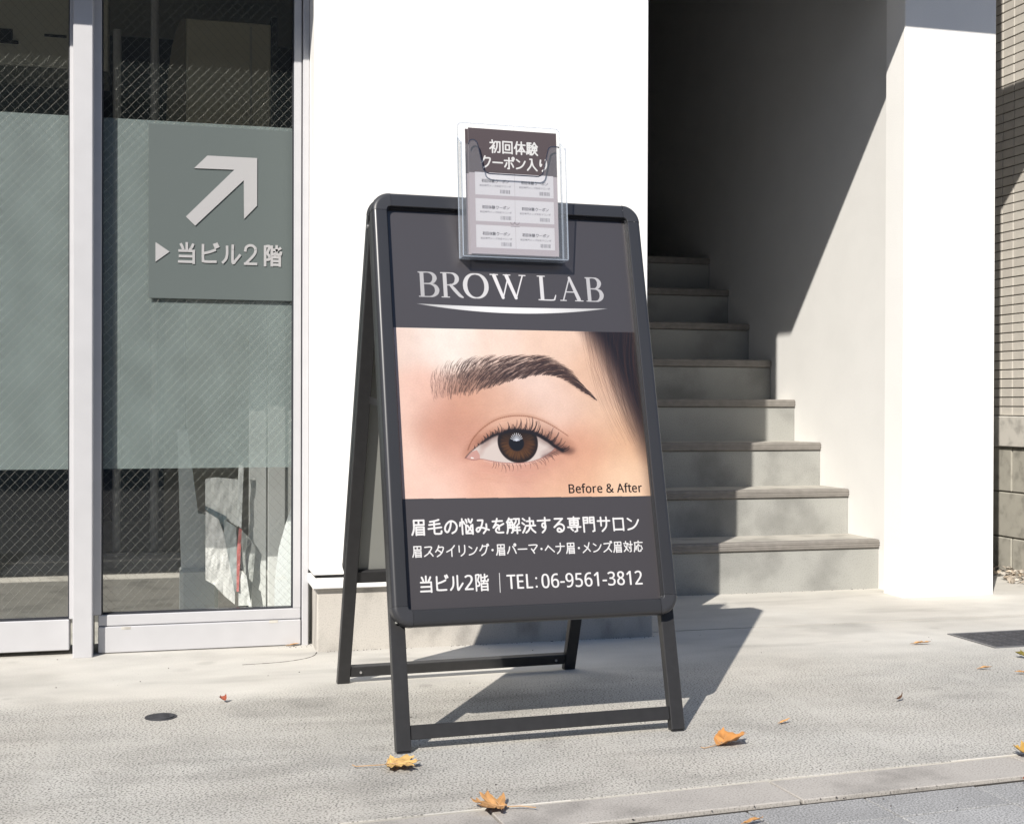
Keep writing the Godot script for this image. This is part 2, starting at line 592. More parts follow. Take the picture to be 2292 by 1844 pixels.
	line(zps("640,910 710,828 800,760 900,729 1000,721 1100,733 1200,768 1300,823", 6), 9, Color8(160, 104, 74), 0.10, 12.0)
	# fine creases of the skin
	for i in 60:
		var a := Vector2(rng.randf_range(420, 900), rng.randf_range(620, 1000))
		if i > 34: a = Vector2(rng.randf_range(620, 1250), rng.randf_range(1130, 1290))
		var q := PackedVector2Array()
		var run := Vector2(rng.randf_range(60, 150), rng.randf_range(-30, 8) if i <= 34 else rng.randf_range(-6, 22))
		for k in 5: q.append(zp(a + run * k / 4.0 + Vector2(0, -10 * sin(PI * k / 4.0))))
		line(q, 1.3, Color8(150, 96, 72) if rng.randf() < 0.6 else Color8(255, 226, 206), 0.09, 2.0)
	# the opening
	var upper := zps("578,1062 625,1010 705,945 790,890 880,862 975,852 1070,862 1150,888 1220,928 1292,985", 5)
	var under := zps("1292,985 1250,1024 1180,1066 1080,1098 960,1106 870,1102 780,1088 700,1072 640,1080 578,1062", 5)
	var ring := upper.duplicate()
	ring.append_array(under)
	fill(ring, Color8(222, 208, 202))
	line(zps("690,1040 720,980 760,945", 4), 14, Color8(170, 120, 110), 0.10, 16.0)
	line(zps("1180,1040 1240,1000 1280,985", 4), 14, Color8(150, 110, 104), 0.10, 16.0)
	fill(zps("578,1062 630,1012 668,1000 690,1040 692,1070 640,1080"), Color8(206, 146, 134), 0.75)
	seg(zp(Vector2(625, 1062)), zp(Vector2(640, 1064)), 5, 4, Color8(255, 250, 246))
	line(zps("700,960 800,905 880,882 975,872 1070,880 1150,905 1230,950", 4), 22, Color8(96, 70, 64), 0.13, 22.0)
	# iris
	var c := zp(Vector2(989, 940))
	var R := zp(Vector2(1148, 940)).x - c.x
	for y in range(int(c.y - R - 2), int(c.y + R + 3)):
		for x in range(int(c.x - R - 2), int(c.x + R + 3)):
			var v := Vector2(x + 0.5, y + 0.5)
			if not Geometry2D.is_point_in_polygon(v, ring): continue
			var q := v - c
			var r := q.length() / R
			if r > 1.03: continue
			var ang := q.angle()
			var fib := clampf(0.5 + 0.9 * sin(ang * 29 + 3 * sin(ang * 7)) * cos(ang * 13 + r * 4), 0, 1)
			var col := Vector3(78, 48, 24).lerp(Vector3(34, 20, 12), smoothstep(0.55, 1.0, r))
			col = col.lerp(Vector3(108, 72, 36), 0.75 * fib * smoothstep(0.35, 0.6, r) * (1 - smoothstep(0.75, 0.95, r)))
			col *= lerpf(1.0, 0.30, smoothstep(0.25, -0.75, q.y / R))
			col = col.lerp(Vector3(34, 24, 22), smoothstep(0.86, 1.0, r))
			var pup := (v - zp(Vector2(978, 948))).length() / R
			col = col.lerp(Vector3(12, 12, 18), smoothstep(0.40, 0.35, pup))
			dot(x, y, col.x, col.y, col.z, smoothstep(1.03, 0.97, r))
	for k in 9:
		var an := PI + PI * (k + 0.5) / 9.0
		seg(zp(Vector2(978, 930)), zp(Vector2(978 + 46 * cos(an), 918 + 50 * sin(an))), 2.4, 3.4, Color8(232, 236, 246), 0.85)
	seg(zp(Vector2(955, 925)), zp(Vector2(1000, 925)), 4, 4, Color8(206, 212, 230), 0.8)
	# soft shade on the lid and a moist lower rim
	line(zps("660,965 740,900 830,850 930,825 1030,822 1130,842 1230,885 1320,950", 5), 22, Color8(120, 74, 56), 0.05, 30.0)
	line(zps("700,880 800,810 920,775 1040,775 1150,805", 5), 14, Color8(255, 226, 200), 0.035, 24.0)
	line(zps("720,1082 800,1100 900,1114 1000,1114 1090,1106 1180,1078 1250,1040", 5), 5, Color8(246, 206, 196), 0.35, 6.0)
	line(zps("1200,905 1280,950 1350,990 1410,1010", 5), 20, Color8(70, 44, 40), 0.10, 26.0)
	line(zps("740,920 800,880 880,852 975,840 1070,850 1150,874 1220,915 1300,968 1390,1002", 5), 13, Color8(62, 38, 34), 0.16, 15.0)
	line(zps("1240,960 1310,1000 1390,1018 1440,1004", 5), 12, Color8(54, 34, 32), 0.10, 22.0)
	line(zps("1210,1062 1290,1032 1370,1018", 5), 9, Color8(70, 46, 44), 0.22, 13.0)
	# lid lines and lashes
	line(upper, 3, Color8(40, 26, 26), 0.5, 5.0)
	line(zps("700,948 790,892 880,863 975,852 1070,862 1150,888 1220,928", 5), 8, Color8(30, 20, 22), 0.55, 6.0)
	line(zps("880,856 975,845 1070,855 1150,880 1220,922 1290,978 1350,1012", 5), 11, Color8(26, 18, 20), 0.6, 7.0)
	line(under, 3, Color8(150, 96, 88), 0.5, 3.0)
	line(zps("1180,1060 1250,1026 1330,1000", 4), 9, Color8(90, 60, 58), 0.25, 9.0)
	var bases := zps("620,1012 700,945 790,888 880,858 975,846 1070,856 1150,882 1220,925 1290,982 1350,1014")
	for i in 44:
		var t := 0.06 + 0.94 * i / 43.0 + rng.randf_range(-0.012, 0.012)
		var b := along(bases, t)
		var an := lerpf(-114, -22, t * t * 0.35 + t * 0.65) + rng.randf_range(-13, 13)
		var ln := (9 + 52 * smoothstep(0.0, 0.55, t) * (1 - 0.35 * smoothstep(0.8, 1.0, t))) * (0.45 + 0.6 * rng.randf())
		var tip := b + Vector2.from_angle(deg_to_rad(an)) * ln
		for k in 1 + rng.randi() % 4:
			hair(along(bases, t + rng.randf_range(-0.022, 0.022)), tip + Vector2(rng.randf_range(-2, 2), rng.randf_range(-2, 2)), -0.13, 2.4, 0.5, Color8(28, 19, 20), 0.75)
	var low_bases := zps("800,1098 880,1112 960,1116 1080,1108 1180,1074 1250,1034 1310,1000")
	for i in 24:
		var t := i / 23.0 + rng.randf_range(-0.014, 0.014)
		var an := lerpf(100, 38, t) + rng.randf_range(-16, 16)
		var tip := along(low_bases, t) + Vector2.from_angle(deg_to_rad(an)) * rng.randf_range(10, 36)
		for k in 1 + rng.randi() % 2: hair(along(low_bases, t + rng.randf_range(-0.02, 0.02)), tip, 0.12, 1.7, 0.5, Color8(56, 36, 34), 0.6)


# letters of the name line: path of x, y, pen width
var SERIF := {
	"B": ["13,4,2 35,1.8,3.2", "22,7,11 22,93,11", "10,1.6,3 44,1.6,3 58,6,7 66,16,11 67,26,12.5 62,38,9 50,46,4 30,47,3", "30,47,3 52,48,3.5 68,56,9 74,70,13 71,84,11 60,95,6 46,98.4,3 10,98.4,3"],
	"R": ["22,7,11 22,93,11", "8,1.6,3 44,1.6,3 58,6,7 66,17,11.5 66,30,12 58,43,7 44,49,3.5 30,50,3", "42,50,7 56,68,10 74,90,9 86,98,4", "8,98.4,3 36,98.4,3"],
	"O": ["52,1.8,3.4 34,5,6 18,18,10 9,38,12.5 9,62,12.5 18,82,10 34,95,6 52,98.2,3.4 70,95,6 86,82,10 95,62,12.5 95,38,12.5 86,18,10 70,5,6 52,1.8,3.4"],
	"W": ["15,6,11 42,94,9", "42,97,4 64,12,4", "59,6,11 88,94,9", "88,97,4 116,2,4", "1,1.6,3 28,1.6,3", "48,1.6,3 72,1.6,3", "104,1.6,3 126,1.6,3"],
	"L": ["22,7,11 22,93,11", "8,1.6,3 36,1.6,3", "8,98.2,3.4 62,98,4 70,90,4 74,78,2.6"],
	"A": ["46,3,3.6 14,98,4", "45,5,8 79,93,11.5", "26,63,3.4 64,63,3.4", "2,98.4,3 26,98.4,3", "64,98.4,3 96,98.4,3"],
}


func serif(ch: String, x0: float, y0: float, w: float, h: float, adv: float, c: Color) -> void:
	for s in SERIF[ch]:
		var q := PackedVector2Array()
		var wd := PackedFloat32Array()
		for t in (s as String).split(" "):
			var n := t.split(",")
			q.append(Vector2(n[0].to_float(), n[1].to_float()))
			wd.append(n[2].to_float())
		var steps := 5 if q.size() > 3 else 1
		var pl := smooth(q, steps) if steps > 1 else q
		for i in pl.size() - 1:
			var fa := float(i) / steps
			var fb := float(i + 1) / steps
			var wa := lerpf(wd[int(fa)], wd[mini(int(fa) + 1, wd.size() - 1)], fa - int(fa))
			var wb := lerpf(wd[mini(int(fb), wd.size() - 1)], wd[mini(int(fb) + 1, wd.size() - 1)], fb - int(fb))
			seg(Vector2(x0 + pl[i].x * w / adv, y0 + pl[i].y * h / 100), Vector2(x0 + pl[i + 1].x * w / adv, y0 + pl[i + 1].y * h / 100), wa * 1.38 * h / 100, wb * 1.38 * h / 100, c)


func poster_print() -> ImageTexture:
	var grey := Color8(77, 74, 78)
	canvas(1024, 1574, grey)
	paint_photo()
	var white := Color8(250, 249, 250)
	# name line
	var spots := [["B", -0.2275, -0.176, 80], ["R", -0.1745, -0.121, 86], ["O", -0.119, -0.0605, 104], ["W", -0.0555, 0.0285, 126], ["L", 0.0525, 0.100, 76], ["A", 0.1085, 0.1645, 96], ["B", 0.168, 0.215, 80]]
	for k in spots.size():
		var s = spots[k]
		var g := 1.0 - absf(k - 3.2) / 3.4 * 0.22
		var a := P2(s[1], 1.0355)
		var b := P2(s[2], 0.977)
		serif(s[0], a.x, a.y, b.x - a.x, b.y - a.y, s[3], Color(0.96 * g, 0.955 * g, 0.97 * g))
	for i in 100:
		var t := i / 99.0
		var x := lerpf(-0.2275, 0.2175, t)
		var sag := 4 * t * (1 - t)
		var w := sag * 0.0135 * PK + 0.8
		var a := P2(x, 0.9608 - 0.010 * sag)
		var g := 0.74 + 0.26 * sag
		var x2 := lerpf(-0.2275, 0.2175, (i + 1) / 99.0)
		var sag2 := 4 * (i + 1) / 99.0 * (1 - (i + 1) / 99.0)
		seg(a, P2(x2, 0.9608 - 0.010 * maxf(sag2, 0)), w, w, Color(g, g, g * 1.01))
	latin("Before & After", P2(0.0915, 0).x, P2(0, 0.5325).y, P2(0.2655, 0).x, 0.0195 * PK, Color8(18, 10, 10), 0.004, "Droid Sans", 0.6)
	var sl := 0.009
	jp("眉毛の悩みを解決する専門サロン", P2(-0.269, 0).x, P2(0, 0.4835).y, P2(0.2535, 0).x, 0.0350 * PK, 6.8, white, sl)
	jp("眉スタイリング・眉パーマ・ヘナ眉・メンズ眉対応", P2(-0.2695, 0).x, P2(0, 0.4275).y, P2(0.2555, 0).x, 0.0252 * PK, 4.6, white, sl)
	var y3 := P2(0, 0.3640).y
	var cw := 0.0328
	var xx := -0.2575
	for ch in "当ビル":
		glyph(ch, P2(xx, 0).x, y3, 0.0300 * PK, 0.0355 * PK, 6.6, white)
		xx += cw
	latin("2", P2(xx, 0).x, y3 + 0.0335 * PK, P2(xx + 0.0185, 0).x, 0.0315 * PK, white, 0.0, "Droid Sans", 0.8)
	glyph("階", P2(xx + 0.0215, 0).x, y3 + 1, 0.0315 * PK, 0.0360 * PK, 6.0, white)
	seg(P2(-0.0815, 0.3630), P2(-0.0825, 0.3225), 2.6, 2.6, white)
	latin("TEL", P2(-0.0660, 0).x, P2(0, 0.3290).y, P2(-0.0085, 0).x, 0.0300 * PK, white, sl * 0.6, "Droid Sans", 0.8)
	for hh in [0.3315, 0.3495]: seg(P2(0.0000, hh), P2(0.0000, hh), 8, 8, white)
	latin("06-9561-3812", P2(0.0120, 0).x, P2(0, 0.3280).y, P2(0.2455, 0).x, 0.0300 * PK, white, sl * 0.6, "Droid Sans", 0.8)
	return finished()


func leaflet_print() -> ImageTexture:
	canvas(512, 724, Color8(206, 196, 202))
	fill_rect(0, 0, 512, 258, Color8(104, 93, 96))
	var white := Color8(252, 252, 252)
	jp("初回体験", 118, 62, 402, 76, 9, white, 0.0)
	jp("クーポン入り", 66, 156, 466, 74, 9, white, 0.0)
	for r in 3:
		for c in 2:
			var x := 34.0 + c * 228
			var y := 254.0 + r * 152
			fill_rect(x, y, x + 226, y + 130, Color8(246, 244, 250))
			var ink := Color8(70, 68, 74)
			jp("初回体験", x + 36, y + 38, x + 112, 20, 1.8, ink)
			jp("クーポン", x + 114, y + 38, x + 196, 20, 1.9, ink)
			jp("初回専門メンズ対応サロンポ", x + 24, y + 70, x + 206, 12, 1.1, Color8(140, 138, 144))
			var bx := x + 142
			while bx < x + 202:
				var w := rng.randi_range(2, 5)
				fill_rect(bx, y + 96, bx + w, y + 118, Color8(150, 148, 154))
				bx += w + rng.randi_range(2, 4)
	line(smooth(pts_of("232,536 240,548 252,544 256,534 262,544 274,548 284,536"), 4), 2, Color8(96, 84, 90))
	seg(Vector2(234, 560), Vector2(284, 560), 2, 2, Color8(96, 84, 90))
	return finished()


# ---------------------------------------------------------------- materials
func make_materials() -> void:
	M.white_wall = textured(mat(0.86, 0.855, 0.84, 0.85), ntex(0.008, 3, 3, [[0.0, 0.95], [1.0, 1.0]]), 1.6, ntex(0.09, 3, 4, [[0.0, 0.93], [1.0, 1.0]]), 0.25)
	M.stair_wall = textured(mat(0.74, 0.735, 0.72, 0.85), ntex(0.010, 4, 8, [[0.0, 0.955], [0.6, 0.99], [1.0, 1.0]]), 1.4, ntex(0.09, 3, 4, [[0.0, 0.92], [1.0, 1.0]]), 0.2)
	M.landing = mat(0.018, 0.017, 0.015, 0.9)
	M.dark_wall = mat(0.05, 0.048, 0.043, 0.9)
	var stain := ntex(0.006, 6, 11, [[0.0, 0.58], [0.30, 0.80], [0.42, 0.93], [0.62, 1.0], [1.0, 1.0]], 1024)
	var pits := ntex(0.11, 3, 12, [[0.0, 0.72], [0.30, 0.90], [0.5, 0.98], [1.0, 1.0]])
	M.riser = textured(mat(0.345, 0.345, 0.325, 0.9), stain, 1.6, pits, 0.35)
	M.riser.uv1_scale = Vector3(1 / 2.6, 1 / 2.6, 1)
	M.base = textured(mat(0.46, 0.435, 0.40, 0.9), stain, 1.7, pits, 0.3)
	M.base.uv1_scale = Vector3(1 / 0.9, 1 / 1.6, 1)
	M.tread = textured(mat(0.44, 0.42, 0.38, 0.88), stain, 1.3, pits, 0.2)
	M.nosing = textured(mat(0.25, 0.232, 0.212, 0.6, 0.1), ntex(0.02, 3, 14, [[0.0, 0.75], [1.0, 1.0]]), 0.5)
	M.alu = mat(0.51, 0.51, 0.53, 0.45, 0.2)
	M.alu.albedo_texture = ntex(0.02, 2, 20, [[0.0, 0.94], [1.0, 1.0]])
	M.alu_side = mat(0.66, 0.67, 0.72, 0.45, 0.35)
	M.gasket = mat(0.02, 0.022, 0.03, 0.6)
	M.glass = pane(0.3, 0.4, 0.38, 0.006)
	M.wire_lit = mat(0.30, 0.30, 0.27, 0.45, 0.4)
	M.wire_shaded = mat(0.16, 0.16, 0.145, 0.6, 0.2)  # same wire; its missing glint is put into a darker colour
	M.film = textured(mat(0.350, 0.425, 0.415, 0.42), ntex(0.01, 4, 22, [[0.0, 0.80], [1.0, 1.0]]), 0.8, ntex(0.16, 2, 23, [[0.0, 0.86], [1.0, 1.0]]), 0.2)
	M.film.albedo_color.a = 0.44
	M.film.transparency = BaseMaterial3D.TRANSPARENCY_ALPHA
	M.film.backlight_enabled = true
	M.film.backlight = Color(0.35, 0.38, 0.37)
	M.plate = textured(mat(0.110, 0.130, 0.128, 0.30), ntex(0.3, 2, 24, [[0.0, 0.90], [1.0, 1.0]]), 0.5)
	M.letter = mat(0.40, 0.395, 0.40, 0.45, 0.2)
	M.frame = mat(0.042, 0.043, 0.048, 0.36, 0.35)
	M.frame.roughness_texture = ntex(0.03, 4, 15, [[0.0, 0.75], [1.0, 1.0]], 256)
	M.frame_corner = mat(0.034, 0.035, 0.040, 0.42, 0.1)
	M.leg = textured(mat(0.032, 0.032, 0.034, 0.42, 0.2), ntex(0.03, 4, 16, [[0.0, 0.8], [1.0, 1.0]], 256), 0.2)
	M.black = mat(0.012, 0.012, 0.014, 0.55)
	M.backing = mat(0.25, 0.255, 0.24, 0.6)
	M.steel = mat(0.6, 0.6, 0.6, 0.3, 0.8)
	M.acrylic = pane(0.8, 0.88, 1.0, 0.035)
	M.edge_refraction_tint = pane(0.45, 0.51, 0.60, 0.42, 0.1)  # light bent in the clear edges, put into the colour
	M.edge_refraction_dark = pane(0.03, 0.035, 0.06, 0.85, 0.1)  # dark refraction line of a cut edge, put into the colour
	M.paper_edge = mat(0.34, 0.31, 0.33, 0.7)
	M.tile = []
	for k in 4: M.tile.append(textured(mat(0.52 + 0.02 * k, 0.49 + 0.02 * k, 0.445 + 0.018 * k, 0.45), ntex(0.02, 3, 30 + k, [[0.0, 0.86], [1.0, 1.0]], 128), 0.3))
	M.grout = mat(0.085, 0.078, 0.065, 0.95)
	M.block = textured(mat(0.36, 0.345, 0.30, 0.95), stain, 0.6, pits, 0.1)
	M.ledge = textured(mat(0.50, 0.48, 0.44, 0.9), stain, 0.5)
	M.paver = []
	var granite := ntex(0.16, 3, 41, [[0.0, 0.25], [0.36, 0.58], [0.55, 0.85], [0.7, 1.0], [1.0, 1.0]])
	for k in 3: M.paver.append(textured(mat(0.36 + 0.03 * k, 0.36 + 0.03 * k, 0.36 + 0.03 * k, 0.85), ntex(0.01, 3, 42 + k, [[0.0, 0.85], [1.0, 1.0]], 256), 0.5, granite, 0.42))
	M.kerb = textured(mat(0.38, 0.357, 0.33, 0.9), stain, 1.5, ntex(0.15, 3, 46, [[0.0, 0.45], [0.33, 0.80], [0.5, 0.96], [1.0, 1.0]]), 0.42)
	M.road = textured(mat(0.16, 0.16, 0.165, 0.95), ntex(0.05, 4, 48, [[0.0, 0.8], [1.0, 1.0]]), 3.0)
	M.joint = mat(0.045, 0.04, 0.035, 1.0)
	M.iron = textured(mat(0.10, 0.10, 0.11, 0.6, 0.5), ntex(0.05, 3, 50, [[0.0, 0.5], [1.0, 1.0]], 128), 0.2)
	M.grit = mat(0.05, 0.042, 0.04, 0.9)
	M.room_floor = textured(mat(0.56, 0.55, 0.50, 0.7), stain, 1.6)
	M.room_wall = mat(0.52, 0.51, 0.43, 0.9)
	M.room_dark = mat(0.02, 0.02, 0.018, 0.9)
	M.plastic = mat(0.72, 0.78, 0.76, 0.45)
	M.bag = mat(0.55, 0.58, 0.58, 0.5)
	M.bag_dark = mat(0.20, 0.25, 0.27, 0.4)
	M.red = mat(0.45, 0.10, 0.09, 0.5)
	# slab: broad tone map, with a mask that keeps the weathered grain to the front
	var im := Image.create(640, 400, false, Image.FORMAT_RGB8)
	var mk := Image.create(640, 400, false, Image.FORMAT_RGB8)
	var n1 := noise(1.1, 4, 61)
	var n2 := noise(5.0, 4, 62)
	var n3 := noise(0.6, 3, 63)
	var spots: Array[Vector4] = []
	for i in 70: spots.append(Vector4(rng.randf_range(-0.7, 2.6), rng.randf_range(-0.1, 1.45), rng.randf_range(0.014, 0.035) if i < 52 else rng.randf_range(0.06, 0.16), rng.randf_range(0.05, 0.17)))
	for j in 400:
		for i in 640:
			var x := -1.6 + 5.4 * i / 640.0
			var z := -1.0 + 2.8 * j / 400.0
			var a := n1.get_noise_2d(x * 1.0, z * 2.2)
			var b := n2.get_noise_2d(x, z * 1.6)
			var e := 0.50 + 0.10 * n3.get_noise_2d(x, z) + 0.05 * x + 0.06 * a
			var worn := smoothstep(e - lerpf(0.10, 0.50, smoothstep(0.5, 1.8, x)), e + 0.12, z)
			var t := lerpf(0.50, 0.445, worn) * (1 + 0.15 * a + 0.09 * b)
			var streak := smoothstep(0.25, 0.6, n1.get_noise_2d(x * 0.8 + 20, z * 4.0 + 9)) * 0.15 + smoothstep(0.15, 0.55, n1.get_noise_2d(x * 1.6 + 70, z * 2.6 + 3)) * 0.13 * worn
			t *= 1 - streak
			for sp in spots:
				var ds: float = Vector2(x - sp.x, z - sp.y).length() / sp.z
				if ds < 1.0: t *= 1 - sp.w * smoothstep(1.0, 0.4, ds + 0.3 * b)
			var warm := 0.5 + 0.5 * n3.get_noise_2d(x * 2 + 40, z * 2)
			im.set_pixel(i, j, Color(t * 1.0, t * lerpf(0.945, 0.975, warm), t * lerpf(0.85, 0.91, warm)).linear_to_srgb())
			var k := lerpf(0.12, 1.0, worn)
			mk.set_pixel(i, j, Color(k, k, k))
	var worm := ntex(0.085, 3, 64, [[0.0, 0.08], [0.25, 0.38], [0.40, 0.72], [0.54, 0.97], [1.0, 1.0]], 1024)
	M.slab = mat(1, 1, 1, 0.92)
	M.slab.albedo_texture = ImageTexture.create_from_image(im)
	M.slab.uv1_scale = Vector3(1 / 5.4, 1 / 2.8, 1)
	M.slab.uv1_offset = Vector3(1.6 / 5.4, 1.0 / 2.8, 0)
	M.slab.detail_enabled = true
	M.slab.detail_albedo = worm
	M.slab.detail_mask = ImageTexture.create_from_image(mk)
	M.slab.detail_blend_mode = BaseMaterial3D.BLEND_MODE_MUL
	M.slab.detail_uv_layer = BaseMaterial3D.DETAIL_UV_2
	M.slab.uv2_scale = Vector3(1 / 0.56, 1 / 0.56, 1)


# ---------------------------------------------------------------- ground
func build_ground() -> void:
	var st := S()
	slab(st, Vector3(-60, -0.3, 2.45), Vector3(60, -0.035, 60))
	tag(put("road", st, M.road), "", "", "", "structure")
	st = S()
	slab(st, Vector3(-60, -0.4, -60), Vector3(60, -0.06, 2.45))
	tag(put("ground", st, M.road), "", "", "", "structure")
	var g := Node3D.new()
	g.name = "forecourt"
	add_child(g)
	tag(g, "", "", "", "structure")
	st = S()
	# front sheet, cut along the street line, which runs a little askew to the house
	var ang := -0.0665
	var f := func(x: float) -> float: return 1.486 + (x - 0.464) * ang
	for k in 40:
		var x0 := -1.6 + k * 0.135
		var x1 := x0 + 0.135
		var z0 := -0.083 if x0 > 0.35 else -0.30
		var a0: float = f.call(x0) - 0.001 + 0.0022 * sin(x0 * 37) * sin(x0 * 11)
		var a1: float = f.call(x1) - 0.001 + 0.0022 * sin(x1 * 37) * sin(x1 * 11)
		poly(st, PackedVector3Array([Vector3(x0, 0, z0), Vector3(x1, 0, z0), Vector3(x1, 0, a1 - 0.0015), Vector3(x0, 0, a0 - 0.0015)]), Vector3(x0, -1, 0))
		poly(st, PackedVector3Array([Vector3(x0, 0, a0 - 0.0015), Vector3(x1, 0, a1 - 0.0015), Vector3(x1, -0.0015, a1), Vector3(x0, -0.0015, a0)]), Vector3(x0, -1, 0))
		poly(st, PackedVector3Array([Vector3(x0, -0.05, a0), Vector3(x1, -0.05, a1), Vector3(x1, -0.0015, a1), Vector3(x0, -0.0015, a0)]), Vector3(x0, 0, -9))
	poly(st, PackedVector3Array([Vector3(0.35, 0, -0.083), Vector3(3.8, 0, -0.083), Vector3(3.8, -0.05, -0.0832), Vector3(0.35, -0.05, -0.0832)]), Vector3(0, 0, 5))
	put("concrete_slab", st, M.slab, g)
	st = S()
	slab(st, Vector3(1.40, -0.05, -1.0), Vector3(3.8, 0.0, -0.0925))
	put("concrete_slab", st, M.slab, g)
	st = S()
	var cr := smooth(pts_of("0.404,-0.010 0.392,0.035 0.365,0.070 0.318,0.098 0.262,0.112 0.190,0.118"), 4)
	for i in cr.size() - 1: bar(st, Vector3(cr[i].x, 0.0002, cr[i].y), Vector3(cr[i + 1].x, 0.0002, cr[i + 1].y), 0.0022 + 0.0012 * sin(i * 2.1), 0.0010)
	put("crack", st, M.joint, g)
	st = S()
	slab(st, Vector3(0.3, -0.075, -0.2), Vector3(3.8, -0.030, 0.0))
	put("joint_filler", st, M.joint, g)
	# kerb stones
	var kn := Node3D.new()
	kn.name = "kerb"
	add_child(kn)
	tag(kn, "", "", "", "structure")
	var tr := Transform3D(Basis(Vector3.UP, 0.0665), Vector3(0.464, 0, 1.486))
	var xs := -1.035
	while xs < 3.2:
		st = S()
		uvo = Vector2(rng.randf() * 3, rng.randf() * 3)
		box(st, Vector3(xs + 0.2765, -0.0515 + rng.randf_range(-0.0008, 0.0008), 0.0635), Vector3(0.5500, 0.10, 0.1185), 0.0018, tr)
		put("kerb_stone", st, M.kerb, kn)
		xs += 0.555
	st = S()
	box(st, Vector3(0, -0.060, 0.0615), Vector3(8, 0.10, 0.127), 0, tr)
	box(st, Vector3(0, -0.0645, 0.5625), Vector3(8, 0.10, 0.874), 0, tr)
	put("mortar_bed", st, M.joint, kn)
	# granite paving beyond the kerb
	var pn := Node3D.new()
	pn.name = "pavement"
	add_child(pn)
	tag(pn, "", "", "", "structure")
	for r in 7:
		for c in 15:
			st = S()
			uvo = Vector2(rng.randf() * 3, rng.randf() * 3)
			box(st, Vector3(-0.21 - 0.2415 * 4 + c * 0.2415 + 0.1207, -0.0555 + rng.randf_range(-0.0012, 0.0012), 0.1265 + 0.055 + r * 0.111), Vector3(0.2380, 0.09, 0.1080), 0.0014, tr)
			put("paving_tile", st, M.paver[(r * 5 + c * 3 + (r * c) % 2) % 3], pn)
	uvo = Vector2.ZERO


# ---------------------------------------------------------------- house
func door_panel(b: Node3D, x0: float, x1: float, left_pane: bool) -> void:
	var zf := -0.135
	var yr := 0.100 if left_pane else 0.108
	var st := S()
	var lo := 0.014 if left_pane else 0.002
	if left_pane:
		slab(st, Vector3(x0, lo, -0.195), Vector3(x1, yr, zf), 0.002)
	else:
		slab(st, Vector3(x0 - 0.008, lo, -0.195), Vector3(x1 + 0.022, 0.0755, zf + 0.006), 0.002)
		slab(st, Vector3(x0 - 0.008, 0.0770, -0.195), Vector3(x1 + 0.022, yr, zf), 0.002)
	var d := put("door_panel", st, M.alu, b)
	tag(d, "fixed glazed panel left of the post" if left_pane else "glazed panel right of the post with the arrow plate")
	st = S()
	slab(st, Vector3(x0 - 0.022, yr + 0.0005, -0.195), Vector3(x0, 2.2, zf), 0.0015)
	slab(st, Vector3(x1, yr + 0.0005, -0.195), Vector3(x1 + 0.022, 2.2, zf), 0.0015)
	slab(st, Vector3(x0 - 0.022, 2.2005, -0.195), Vector3(x1 + 0.022, 2.3, zf), 0.0015)
	put("stile", st, M.alu, d)
	st = S()
	for x in [x0 + 0.0016, x1 - 0.0016]: slab(st, Vector3(x - 0.0015, yr + 0.0005, -0.172), Vector3(x + 0.0015, 2.2, zf - 0.003))
	slab(st, Vector3(x0 + 0.004, yr + 0.0004, -0.172), Vector3(x1 - 0.004, yr + 0.003, zf - 0.006))
	put("gasket", st, M.gasket, d)
	st = S()
	slab(st, Vector3(x0 + 0.0005, yr + 0.0032, -0.1670), Vector3(x1 - 0.0005, 2.2, -0.1610))
	put("glass_pane", st, M.glass, d)
	# wires in the glass
	var p := 0.0268
	var y0 := yr + 0.004
	var y1 := 2.19
	for s in [1.0, -1.0]:
		st = S()
		var k := 0
		var c0 := x0 - (y1 - y0) * 0.93 if s > 0 else x0
		while true:
			var cx := c0 + k * p
			k += 1
			if cx > (x1 if s > 0 else x1 + (y1 - y0) * 0.93): break
			# x = cx + s * 0.93 * (y - y0)
			var ya := y0 + maxf(0, ((x0 if s > 0 else x1) - cx) / (s * 0.93))
			var yb := minf(y1, y0 + ((x1 if s > 0 else x0) - cx) / (s * 0.93))
			if yb - ya < 0.004: continue
			tube(st, Vector3(cx + s * 0.93 * (ya - y0), ya, -0.1602 - 0.0004 * s), Vector3(cx + s * 0.93 * (yb - y0), yb, -0.1602 - 0.0004 * s), 0.00021, 0.00021, 4, false)
		tag(put("wire_mesh", st, M.wire_lit if s > 0 else M.wire_shaded, d), "", "", "", "stuff")  # one direction coloured lighter, the other darker, to imitate the glint
	st = S()
	slab(st, Vector3(x0 + 0.003, 0.519, -0.1698), Vector3(x1 - 0.003, 1.5157, -0.1690))
	put("privacy_film", st, M.film, d)
	if not left_pane:
		for q in [Vector2(-0.1195, 0.0705), Vector2(0.292, 0.0725)]:
			st = S()
			slab(st, Vector3(q.x - 0.0125, q.y - 0.004, zf + 0.0055), Vector3(q.x + 0.0125, q.y + 0.004, zf + 0.0068))
			put("label_plate", st, M.ledge, d)


